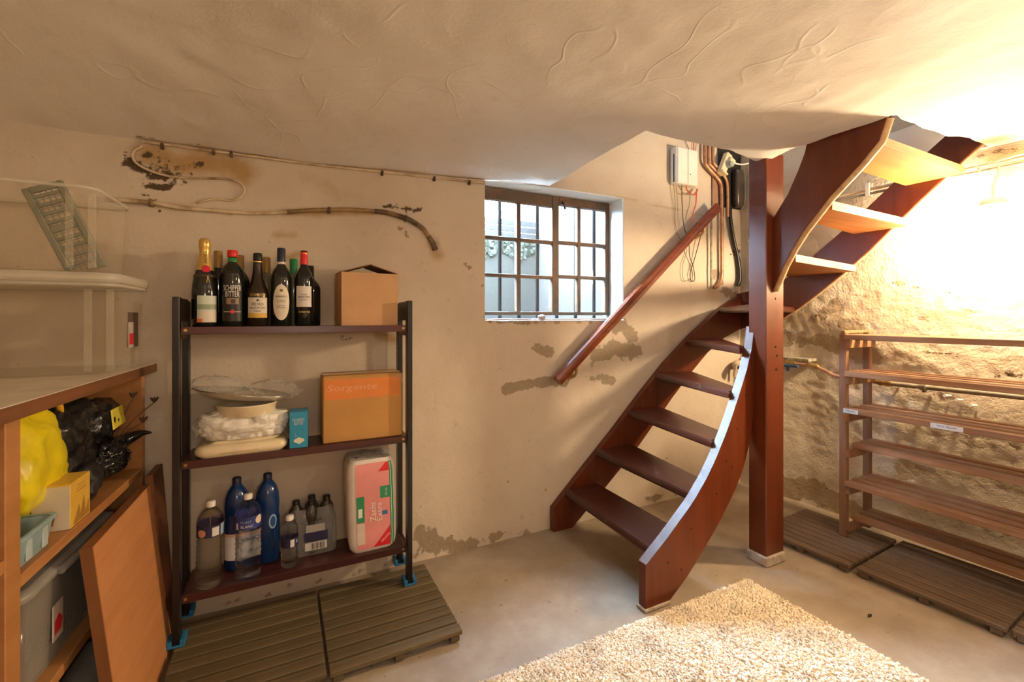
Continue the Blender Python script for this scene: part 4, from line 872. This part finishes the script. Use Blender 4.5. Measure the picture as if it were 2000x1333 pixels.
Rz = Matrix.Rotation(rad(-3.1), 4, 'Z')
def cw(x, y, z): p = Rz @ Vector((x, y, z)); return (p.x-3.585, p.y-.10, p.z)
YB = thing('yellow_bag', 'stuffed yellow plastic carrier bag in the upper shelf compartment', 'bag', cw(-.185, -.505, .6655))
def ybf(p, d):
    if d.z < 0: p.z *= .9
    p.y *= 1-.35*max(0, d.z); p.x *= 1-.15*max(0, d.z); return p
obj('bag_body', MB().blob((.02, -.02, .185), (.125, .185, .168), 5, .16, 1.6, 6, .8, .055, ybf, 2.3), M_YELBAG, YB)
obj('bag_corner', MB().blob((.09, .165, .165), (.03, .055, .045), 3, .25, 2, 5, 1, .1), M_YELBAG, YB)
obj('bag_handle', MB().tube([(.07, .02, .325), (.085, .06, .345), (.095, .115, .335), (.095, .145, .300), (.085, .135, .275)], [.014, .012, .010, .010, .012], 8, 4), pm('yellow_handle', (.75, .42, .02), .4), YB)
CR = thing('blue_crate', 'pale translucent blue crate under the yellow bag', 'crate', cw(-.095, -.680, .6655), rad(-3.1))
M_CRATE = clear_plastic('pale_blue_crate_plastic', (.42, .60, .66), .55, .25, .08)
obj('crate_wall', loft([ring(.15, .150, .02, 0), ring(.165, .165, .02, .06), ring(.17, .17, .02, .068), ring(.17, .17, .02, .070), ring(.16, .16, .02, .069), ring(.142, .142, .02, .006)]), M_CRATE, CR)
obj('crate_rim', loft([ring(.176, .176, .02, .064), ring(.180, .180, .02, .068), ring(.176, .176, .02, .074), ring(.160, .160, .02, .073)], False), M_CRATE, CR)
for k in (-1, 1): obj('crate_rib', MB().box((.0765, k*.035-.012, .006), (.083, k*.035+.012, .058), .003), clear_plastic('crate_rib', (.62, .74, .76), .6), CR)
TB = thing('tea_box', 'small white and yellow tea box beside the yellow bag', 'box', cw(-.042, -.475, .6655), rad(-3.1))
obj('box_body', MB().box((-.045, -.060, 0), (.036, .060, .125), .001), flat('yellow_card', (.72, .45, .06)), TB)
obj('box_front', MB().box((-.044, -.0612, .001), (.035, -.060, .120)), flat('tea_white', (.70, .62, .50)), TB)
obj('printed_elephant', MB().add([(-.028, -.0618, .016), (-.024, -.0618, .016), (-.022, -.0618, .030), (-.006, -.0618, .030), (-.004, -.0618, .016), (.0, -.0618, .016), (.004, -.0618, .038), (-.004, -.0618, .050), (-.024, -.0618, .050), (-.030, -.0618, .036)], [(0, 1, 2, 9), (9, 2, 8), (2, 3, 7, 8), (3, 6, 7), (3, 4, 5, 6)]), flat('brown_print', (.36, .16, .04)), TB)
obj('printed_flowers', MB().add([(.0365, y, z) for y, z in ((-.04, .01), (-.01, .055), (.0, .02), (.02, .07), (.03, .015), (.05, .05), (.052, .005), (-.045, .004))], [(0, 1, 2, 7), (2, 3, 4, 7), (4, 5, 6, 7)]), flat('ochre_print', (.40, .20, .04)), TB)
obj('printed_lines', MB().box((.0362, -.025, .090), (.0366, .030, .093)).box((.0362, -.025, .098), (.0366, .030, .100)).box((.0362, -.02, .106), (.0366, .025, .108)), flat('ochre_print', (.4, .2, .04)), TB)
def bag(name, label, c, r3, seed, mat, sq=.85, ridge=.10, fn=None, parts=()):
    t = thing(name, label, 'bag', c); obj('bag_body', MB().blob((0, 0, r3[2]), r3, 5, .22, 1.8, seed, sq, ridge, fn, 4.), mat, t); return t
def floorcut(p, d):
    if d.z < -.5: p.z = max(p.z, -abs(p.z)*.9)
    return p
bag('bin_bag', 'matt black bundle on the shelf beside the tea box', cw(-.075, -.305, .6655), (.060, .085, .062), 3, pm('matt_black_bundle', (.016, .013, .014), .55, var=.3, bs=.5, bscale=25), .9, .05)
b2 = bag('bin_bag', 'large glossy black bin bag with yellow sticker behind yellow bag', cw(-.165, -.270, .684), (.105, .235, .158), 8, M_BLACKBAG, .9, .11)
obj('bag_fold', MB().blob((.085, .135, .205), (.060, .115, .075), 4, .25, 2, 2, .9, .10), M_BLACKBAG, b2)
obj('yellow_sticker', MB().add([(.150, .075, .180), (.153, .185, .185), (.140, .200, .245), (.138, .095, .245), (.147, .07, .178), (.150, .18, .183), (.137, .195, .243), (.135, .09, .243)], [(0, 1, 2, 3), (7, 6, 5, 4), (0, 4, 5, 1), (1, 5, 6, 2), (2, 6, 7, 3), (3, 7, 4, 0)]), flat('yellow_sticker', (.70, .60, .06)), b2)
b3 = bag('bin_bag', 'glossy black plastic sheet poking out past the shelf end', cw(-.085, -.105, .690), (.075, .105, .060), 5, M_BLACKBAG, .9, .16)
obj('bag_tip', MB().tube([(.02, .05, .085), (.055, .085, .10), (.095, .10, .115), (.125, .105, .112)], [.035, .024, .012, .002], 10, 4), M_BLACKBAG, b3)
DF = thing('dried_flowers', 'three dried brown flower stalks sticking out of the shelf', 'flowers', cw(-.05, -.10, .80))
M_DRY = pm('dried_stalk', (.10, .055, .030), .8, var=.2)
for tip in ((.045, .05, .150), (.105, .065, .125), (.075, .05, .055)):
    s = obj('stalk', MB().tube([(0, 0, 0), (tip[0]*.5, tip[1]*.5, tip[2]*.6), tip], .0018, 6, 3), M_DRY, DF)
    for k in range(7):
        a = k*2*PI/7; obj('petal', MB().tube([tip, (tip[0]+.008*math.cos(a), tip[1]+.008*math.sin(a), tip[2]+.010), (tip[0]+.014*math.cos(a), tip[1]+.014*math.sin(a), tip[2]+.020)], [.003, .0032, .0008], 5), M_DRY, s)
# lower compartment
GT = thing('storage_tub', 'clear grey tub with dark contents in the lower shelf compartment', 'tub', cw(-.130, -.455, .3295), rad(-3.1))
obj('tub_wall', loft([ring(.19, .50, .03, 0), ring(.215, .54, .04, .235), ring(.200, .525, .04, .235), ring(.175, .485, .03, .006)]), clear_plastic('smoky_tub_plastic', (.62, .58, .52), .22, .12, .14), GT)
obj('dark_contents', MB().blob((0, 0, .105), (.072, .21, .095), 4, .15, 2, 5, .5), pm('dark_fabric', (.045, .036, .035), .9, var=.3), GT)
obj('tub_lid', loft([ring(.225, .55, .04, .236), ring(.232, .556, .04, .244), ring(.230, .555, .04, .256), ring(.20, .52, .04, .262)]), pm('grey_lid_plastic', (.30, .29, .26), .35, var=.1), GT)
obj('lid_handle', MB().tube([(.118, -.12, .246), (.128, -.05, .252), (.128, .05, .252), (.118, .12, .246)], .012, 10, 4), MATS['grey_lid_plastic'], GT)
obj('photo_label', MB().box((.1055, -.130, .060), (.1080, -.078, .155)), flat('label_photo', (.60, .52, .46)), GT); obj('red_print', MB().add([(.1086, -.125, .075), (.1086, -.090, .078), (.1086, -.082, .105), (.1086, -.102, .125), (.1086, -.124, .110)], [(0, 1, 2, 3, 4)]), K_RED, GT)
tag(obj('grey_tube', MB().tube([(0, -.50, .055), (0, .10, .055)], .052, 24), pm('pale_grey_foam', (.42, .40, .34), .7, var=.08), None, cw(-.075, -.25, .030), (0, 0, rad(-3.1))), 'pale grey roll lying in the bottom shelf compartment', 'roll')

# leaning boards
def lean_board(label, y0, y1, xb, xt, h, t, mat, edge, notch):
    o = thing('wooden_board', label, 'board', (xb, (y0+y1)/2, 0)); L = y1-y0
    ang = math.atan2(xb-xt, h); H = h/math.cos(ang)
    P = [(-L/2, 0), (L/2, 0), (L/2, H*.12)]+([(L/2+.0, H*.22), (L/2-.014, H*.25), (L/2-.014, H*.30), (L/2, H*.33)] if notch else [])+[(L/2, H), (-L/2, H)]
    b = obj('board_face', MB().prism(P, 'x', -.0025, 0), mat, o); c = obj('board_edge', MB().prism([(u*.999, v*.999+.0005) for u, v in P], 'x', -t, -.0026), edge, o)
    for q in (b, c): q.rotation_euler = (0, -ang, 0)
    o.location.z = .002+t*math.sin(ang) if False else .003; return o
lb = lean_board('orange-brown wooden board leaning against the cube shelf', -.700, -.195, -3.475, -3.545, .628, .030, M_BOARD, M_BOARDE, True); lb.rotation_euler = (0, 0, rad(-2))
lb2 = lean_board('dark brown board leaning in the corner behind orange-brown board', -.185, -.040, -3.482, -3.528, .66, .022, pm('dark_brown_board', (.12, .040, .018), .45, var=.2, vs=8), M_EDGE, False)

# ------------------------------------------------------------------ clear tubs, grille and bag on the shelf top
def tub(label, x, y, z, w, d, h, lid, rot):
    t = thing('clear_tub', label, 'tub', (x, y, z), rot)
    obj('tub_wall', loft([ring(w*.90, d*.86, .03, .0), ring(w*.90+.004, d*.86+.004, .032, .006), ring(w*.97, d*.95, .045, h)], False), M_CLEAR, t)
    obj('tub_floor', loft([ring(w*.89, d*.85, .03, .001), ring(w*.89, d*.85, .03, .004)]), M_CLEAR, t)
    obj('tub_rim', loft([ring(w*.965, d*.945, .045, h-.004), ring(w, d, .05, h-.012), ring(w, d, .05, h-.002), ring(w*.97, d*.95, .045, h+.002)], False), M_CLEARRIM, t)
    for k in (-1, 1): obj('corner_rib', MB().box((w*.44-.055*(k > 0), -d*.455-.003, .01), (w*.44-.055*(k > 0)+.020, -d*.455+.002, h-.02), .002), M_RIB, t)
    if lid: obj('tub_lid', loft([ring(w*1.01, d*1.01, .05, h+.002), ring(w*1.03, d*1.03, .05, h+.010), ring(w*1.03, d*1.03, .05, h+.030), ring(w*.97, d*.97, .045, h+.034), ring(w*.95, d*.95, .04, h+.012)], False), M_CLEARRIM, t); obj('lid_panel', loft([ring(w*.96, d*.96, .04, h+.010), ring(w*.96, d*.96, .04, h+.013)]), M_CLEAR, t)
    return t
t1 = tub('clear plastic lidded storage tub standing on the pale shelf top', -3.800, -.240, 1.0675, .46, .36, .292, True, rad(-2))
o = obj('photo_label', MB().box((.2175, -.02, .075), (.2195, .085, .200)), flat('label_photo_dark', (.16, .10, .08)), t1); obj('photo_label', MB().box((.2190, -.02, .075), (.2200, .035, .165)), flat('label_photo', (.60, .52, .46)), t1); obj('red_print', MB().box((.2198, -.012, .085), (.2206, .032, .125), .0), K_RED, t1)
t2 = tub('open clear plastic tub stacked on the lidded tub', -3.830, -.240, 1.3960, .42, .34, .270, False, rad(-2))
GR = thing('vent_grille', 'grey-green plastic grille panel leaning inside the upper clear tub', 'grille', (-3.685, -.28, 1.405))
GR.rotation_euler = (rad(4), rad(-22), rad(-8))
M_GRILLE = pm('grey_green_plastic', (.25, .25, .19), .5, var=.12)
gw, gh, gt = .112, .300, .014
obj('grille_frame', MB().box((-gw/2, -gt/2, 0), (-gw/2+.019, gt/2, gh), .003).box((gw/2-.019, -gt/2, 0), (gw/2, gt/2, gh), .003).box((-gw/2+.019, -gt/2, gh-.020), (gw/2-.019, gt/2, gh), .003).box((-gw/2+.019, -gt/2, 0), (gw/2-.019, gt/2, .006), .001), M_GRILLE, GR)
for k in range(9): obj('grille_bar', MB().box((-gw/2+.019, -gt/2+.001, .030+.029*k), (gw/2-.019, gt/2-.002, .040+.029*k+(.008 if k == 4 else 0)), .001), M_GRILLE, GR)
gm = MB()
for k in range(5): gm.box((-gw/2+.024+.016*k, -gt/2+.005, .006), (-gw/2+.0265+.016*k, -gt/2+.007, gh-.02))
for k in range(9): gm.box((-gw/2+.019, -gt/2+.004, .022+.029*k), (gw/2-.019, -gt/2+.006, .0245+.029*k))
o = obj('grille_mesh', gm, M_GRILLE, GR); o['kind'] = 'stuff'
CB = thing('sweet_bag', 'knotted clear bag with pink contents at left picture edge', 'bag', (-3.775, -.745, 1.067))
obj('bag_body', MB().blob((0, 0, .030), (.055, .055, .034), 4, .2, 2, 3, 1, .08), M_FILM, CB); obj('pink_sweets', MB().blob((0, 0, .028), (.04, .04, .024), 3, .3, 3, 3), flat('pink_sweet', (.72, .22, .24)), CB)
obj('bag_neck', MB().lathe([(.020, .055), (.008, .068), (.012, .085), (.030, .120)], 14, wob=lambda a, z: 1+.25*math.sin(a*5)), M_FILM, CB)

# ------------------------------------------------------------------ cables and pipes
def cable(name, label, pts, r, mat, cat='cable', n=8, sub=5): return tag(obj(name, MB().tube(pts, r, n, sub), mat), label, cat)
M_PAINTED = pm('painted_over_cable', (.62, .50, .33), .6, var=.25, vs=9, col2=(.22, .11, .04))
M_HOSE = pm('peeling_brown_hose', (.30, .19, .075), .55, var=.5, vs=9, col2=(.05, .022, .012))
M_HOSED = pm('dark_hose', (.045, .022, .014), .45, var=.4, vs=14, col2=(.24, .15, .06))
H = thing('wall_hose', 'old brown hose running along the back wall above the bottles', 'hose', (-3.0, 0, 1.7))
def hp(name, pts, r, mat, label=None): return obj(name, MB().tube([(x+3.0, y, z-1.7) for x, y, z in pts], r, 10, 5), mat, H, label=label)
hp('painted_section', [(-3.70, -.010, 1.708), (-3.58, -.010, 1.712), (-3.48, -.010, 1.702), (-3.355, -.010, 1.702), (-3.203, -.011, 1.706), (-3.081, -.012, 1.724)], .0085, M_PAINTED)
hp('brown_section', [(-3.081, -.012, 1.724), (-2.99, -.013, 1.741), (-2.909, -.014, 1.752), (-2.80, -.014, 1.765), (-2.698, -.014, 1.768)], .0100, M_HOSE)
hp('dark_section', [(-2.698, -.014, 1.768), (-2.64, -.015, 1.767), (-2.586, -.016, 1.757), (-2.535, -.017, 1.745), (-2.485, -.016, 1.722)], .0125, M_HOSED)
hp('brown_section', [(-2.485, -.016, 1.722), (-2.452, -.016, 1.70), (-2.428, -.015, 1.668)], .0115, M_HOSE); hp('dark_end', [(-2.428, -.015, 1.668), (-2.405, -.014, 1.635), (-2.388, -.006, 1.602)], [.012, .014, .016], M_HOSED)
for x, z in ((-2.545, 1.748), (-2.905, 1.752), (-3.57, 1.712)): obj('hose_clip', MB().box((x+3.0-.006, -.030, z-1.7-.016), (x+3.0+.006, .002, z-1.7+.012), .002), M_HOSED, H)
cable('looped_cable', 'thin painted cable looping along the upper left back wall', [(-3.42, -.008, 1.726), (-3.36, -.008, 1.752), (-3.299, -.008, 1.752), (-3.262, -.008, 1.770), (-3.246, -.008, 1.804), (-3.261, -.008, 1.832), (-3.308, -.008, 1.843), (-3.427, -.008, 1.831), (-3.505, -.008, 1.826), (-3.575, -.008, 1.84), (-3.622, -.008, 1.868), (-3.628, -.008, 1.905), (-3.60, -.008, 1.935)], .0045, M_PAINTED)
C_ = thing('ceiling_cable', 'painted cable running along the top of the back wall', 'cable', (-2.8, 0, 1.955))
obj('cable_run', MB().tube([(-3.60+2.8, -.008, -.002), (-3.30+2.8, -.008, .0), (-2.997+2.8, -.008, .002), (-2.649+2.8, -.008, .012), (-2.401+2.8, -.008, .020), (-2.11+2.8, -.008, .030)], .0055, 8, 5), M_PAINTED, C_)
for x, z in ((-3.535, -.008), (-3.36, -.002), (-3.295, -.002), (-2.66, .008), (-2.395, .016), (-2.20, .022)): obj('cable_clip', MB().box((x+2.8-.006, -.016, z-.014), (x+2.8+.006, .0, z+.010), .002), M_HOSED, C_)

PB = thing('meter_box', 'white wall-mounted box with loose wires in the stairwell opening', 'box', (-.60, 0, 2.28))
obj('box_body', MB().box((-.125, -.062, -.122), (.075, -.002, .125), .004), M_WHITEP, PB); obj('box_cover', MB().box((-.118, -.066, -.118), (-.025, -.062, .120), .002), M_WHITEP, PB); obj('box_cover', MB().box((-.021, -.066, -.118), (.070, -.062, .120), .002), M_WHITEP, PB)
obj('side_slot', MB().box((-.1262, -.042, -.11), (-.1248, -.032, .08)), M_BLACKP, PB); obj('status_light', MB().cyl((.0, -.066, -.05), (.0, -.0675, -.05), .004, n=10), M_BLACKP, PB)
K_ORW = flat('orange_wire', (.70, .10, .03)); K_GRW = flat('grey_wire', (.30, .26, .20)); K_BKW = flat('black_wire', (.015, .014, .013))
for m, r, pts in ((K_BKW, .0028, [(-.045, -.03, -.122), (-.040, -.03, -.25), (-.030, -.035, -.40), (.0, -.05, -.505), (.04, -.022, -.60), (.075, -.018, -.66), (.095, -.016, -.72), (.095, -.016, -.77), (.060, -.016, -.772), (.052, -.016, -.72), (.085, -.018, -.64), (.125, -.03, -.50), (.155, -.03, -.42)]),
                  (K_GRW, .0022, [(-.11, -.02, -.122), (-.10, -.02, -.20), (-.085, -.012, -.27), (-.09, -.012, -.35), (-.06, -.012, -.46), (.02, -.014, -.56), (-.015, -.014, -.66), (-.015, -.014, -.76), (.03, -.014, -.775), (.08, -.014, -.74), (.06, -.014, -.65)]),
                  (K_ORW, .0042, [(-.010, -.035, -.122), (.0, -.04, -.155), (.05, -.045, -.18), (.09, -.04, -.155), (.11, -.03, -.128)]), (K_ORW, .0042, [(.10, -.03, -.130), (.085, -.04, -.19), (.08, -.04, -.24), (.055, -.04, -.30), (.045, -.04, -.345), (.052, -.04, -.37)]), (K_GRW, .003, [(-.08, -.03, -.122), (-.03, -.04, -.18), (.05, -.045, -.175), (.09, -.04, -.14)]),
                  (K_GRW, .0025, [(.095, -.02, -.12), (.11, -.02, -.01), (.10, -.012, .10), (.13, -.012, .25)]), (K_BKW, .0022, [(-.03, -.012, .26), (.03, -.012, .17), (.06, -.012, .126)]), (K_ORW, .0035, [(.090, -.012, .30), (.093, -.012, .16), (.10, -.012, .09)])):
    obj('wire', MB().tube(pts, r, 6, 5), m, PB)
def pipe(label, pts, r, mat, name='pipe', sub=5): return cable(name, label, pts, r, mat, 'pipe', 12, sub)
pipe('copper pipe with hairpin bend hanging below the handrail top', [(-.418, -.03, 2.60), (-.418, -.03, 2.38), (-.395, -.03, 2.325), (-.30, -.03, 2.265), (-.258, -.03, 2.225), (-.246, -.03, 2.15), (-.242, -.03, 1.95), (-.240, -.03, 1.735), (-.240, -.03, 1.57), (-.258, -.03, 1.505), (-.30, -.03, 1.468), (-.335, -.03, 1.462)], .0125, M_COPPER)
pipe('thin grey pipe rising beside the copper hairpin bend', [(-.352, -.03, 1.452), (-.352, -.03, 1.60), (-.350, -.03, 1.97)], .0075, M_GREYPIPE, sub=2)
pipe('copper pipe in middle of the stairwell bundle', [(-.380, -.032, 2.60), (-.380, -.032, 2.37), (-.355, -.032, 2.335), (-.29, -.034, 2.293), (-.268, -.03, 2.277)], .0115, M_COPPER)
pipe('copper pipe at right of the stairwell bundle ending in the wall', [(-.340, -.034, 2.60), (-.340, -.034, 2.385), (-.315, -.034, 2.345), (-.235, -.034, 2.29), (-.197, -.034, 2.245), (-.187, -.034, 2.17), (-.185, -.034, 1.985)], .0120, M_COPPER)
tag(obj('pipe_cover', MB().box((-.315, -.014, 2.02), (-.205, -.001, 2.30), .003), pm('brown_board', (.34, .19, .12), .6, var=.15)), 'brown board behind the copper pipes', 'board')
bk_ = thing('meter_board', 'black board with dark meter and conduit in stairwell corner', 'board', (-.12, -.004, 2.25))
obj('board_panel', MB().box((-.135, -.016, -.19), (.105, -.002, .27), .004), pm('black_board', (.022, .018, .015), .5, var=.2), bk_)
obj('dark_meter', loft([[(x+.03, y-.046, z) for x, y in rrect(.085*k, .055*k, .02)] for k, z in ((.6, -.185), (1, -.165), (1, .06), (.8, .085))]), pm('dark_meter_casing', (.05, .036, .028), .3, var=.2), bk_)
obj('meter_thread', MB().tube([(.075, -.06, .13), (.07, -.075, .0), (.078, -.07, -.12), (.06, -.06, -.20)], .0018, 6, 4), K_GRW, bk_)
pipe('black conduit curving down the wall behind the newel post', [(-.150, -.028, 2.06), (-.148, -.028, 1.99), (-.132, -.028, 1.90), (-.10, -.026, 1.80), (-.066, -.025, 1.71), (-.044, -.026, 1.60), (-.043, -.026, 1.53), (-.060, -.020, 1.485)], [.014, .0145, .0145, .0145, .015, .016, .016, .015], M_BLACKP, 'conduit')
jb = thing('junction_box', 'cream junction box with plug beside the copper pipes', 'box', (-.25, -.06, 2.355), 0); jb.rotation_euler = (0, rad(27), 0)
obj('box_body', MB().box((-.028, -.02, -.085), (.028, .02, .085), .004), M_CREAM, jb); obj('plug', MB().cyl((.012, -.02, -.01), (.012, -.058, -.01), .020), flat('grey_plug', (.30, .33, .34)), jb); obj('socket_lip', MB().box((-.03, -.040, -.088), (.03, -.018, -.076), .002), M_CREAM, jb); obj('plug', MB().box((.0, -.045, .015), (.05, -.02, .05), .004), M_CREAM, jb)
cable('white_cable', 'white cable running from junction box to the ceiling edge', [(-.205, -.085, 2.385), (-.15, -.085, 2.365), (-.06, -.10, 2.375), (.0-.02, -.14, 2.41), (-.02, -.17, 2.46)], .0055, M_WHITEP)

V_ = thing('valve_pipe', 'copper and grey water pipe with brass valve along right wall', 'pipe', (-.06, -.60, .93))
def vp(name, mb, mat, label=None): mb.v = [(x+.06, y+.60, z-.93) for x, y, z in mb.v]; return obj(name, mb, mat, V_, label=label)
vp('wall_plate', MB().box((-.045, -.53, .958), (.052, -.19, .978), .003), M_GREYPIPE)
vp('copper_run', MB().tube([(-.06, -.04, .935), (-.06, -.30, .938), (-.06, -.545, .940)], .011, 12), M_COPPER)
vp('valve_body', MB().tube([(-.06, -.375, .940), (-.06, -.395, .940), (-.06, -.41, .940), (-.06, -.44, .940), (-.06, -.46, .940)], [.013, .020, .014, .020, .013], 14), M_BRASS)
vp('valve_handle', MB().box((-.098, -.49, .918), (-.084, -.395, .936), .004).box((-.096, -.43, .892), (-.084, -.41, .918), .003), flat('blue_valve_handle', (.04, .09, .20), .4), 'blue lever handle')
vp('brass_coupling', MB().tube([(-.06, -.53, .945), (-.06, -.545, .945), (-.06, -.56, .943), (-.06, -.585, .936), (-.06, -.60, .930)], [.012, .019, .014, .019, .012], 14), M_BRASS)
vp('copper_bend', MB().tube([(-.06, -.595, .932), (-.06, -.64, .912), (-.06, -.69, .890), (-.06, -.74, .884), (-.06, -.92, .878)], .011, 12, 4), M_COPPER)
vp('brass_coupling', MB().tube([(-.06, -.915, .878), (-.06, -.935, .878), (-.06, -.95, .878), (-.06, -.97, .878), (-.06, -.99, .878)], [.012, .019, .014, .019, .013], 14), M_BRASS)
vp('grey_run', MB().tube([(-.06, -.985, .878), (-.06, -1.3, .880), (-.06, -2.6, .886)], .013, 12), M_GREYPIPE)
vp('pipe_bracket', MB().tube([(-.06, -1.115, .880), (-.06, -1.140, .880)], .020, 14).box((-.058, -1.135, .850), (.05, -1.120, .870), .002), M_GREYPIPE)
o_ = thing('pipe_stub', 'beige open-ended pipe stubs low on wall behind the stairs', 'pipe', (-.09, -.02, .90))
M_BEIGE = pm('beige_pipe', (.50, .40, .26), .5, var=.15)
for pts, r in (([(.06, -.02, .01), (-.02, -.03, .01), (-.065, -.06, -.005), (-.08, -.095, -.012)], .022), ([(-.03, -.035, .0), (-.035, -.03, -.09)], .013), ([(.03, -.04, .02), (.03, -.14, .02)], .016)): obj('stub', MB().tube(pts, r, 14, 4), M_BEIGE, o_)
obj('stub_bore', MB().cyl((-.0795, -.094, -.0118), (-.081, -.0985, -.0128), .016), M_BLACKP, o_); obj('stub_flange', MB().tube([(-.076, -.083, -.0100), (-.081, -.098, -.0125)], [.026, .026], 16), M_BEIGE, o_)
for k, (z, r, m) in enumerate(((1.995, .0085, M_PAINTED), (1.970, .0075, M_GREYPIPE), (2.022, .007, M_WHITEP))):
    cable('wall_cable', ('upper painted', 'lower grey', 'topmost white')[k]+' cable running along the top of right wall', [(-.028, -.30, z), (-.03, -.9, z+.004), (.0, -1.20, z+.008), (.035, -1.40, z+.012), (.05, -2.5, z+.012)] if k < 2 else [(.02, -1.32, z-.05), (.035, -1.44, z), (.05, -2.5, z+.01)], r, m, sub=3)
for y in (-.86, -1.50): tag(obj('pipe_clip', MB().box((-.045+(y < -1)*.06, y-.012, 1.955), (-.005+(y < -1)*.085, y+.012, 2.038), .003), M_WHITEP), 'white plastic clip on wall cables '+('behind the stair' if y > -1 else 'near the lit lamp'), 'clip')
for y, z, nth in ((-1.20, .835, 'second from left'), (-1.245, .82, 'third from left'), (-1.30, .80, 'rightmost'), (-.98, .86, 'leftmost')): tag(obj('wall_peg', MB().cyl((.05, y, z), (-.02, y, z+.006), .006, .008, 10), M_WHITEP), 'small white wall peg behind the shoe rack, %s of four' % nth, 'peg', 'wall pegs behind the shoe rack')
tag(obj('floor_chip', MB().blob((-.905, -1.275, .002), (.012, .006, .004), 2, .3), M_BLACKP), 'tiny dark chip lying on floor before the deck tiles', 'chip')
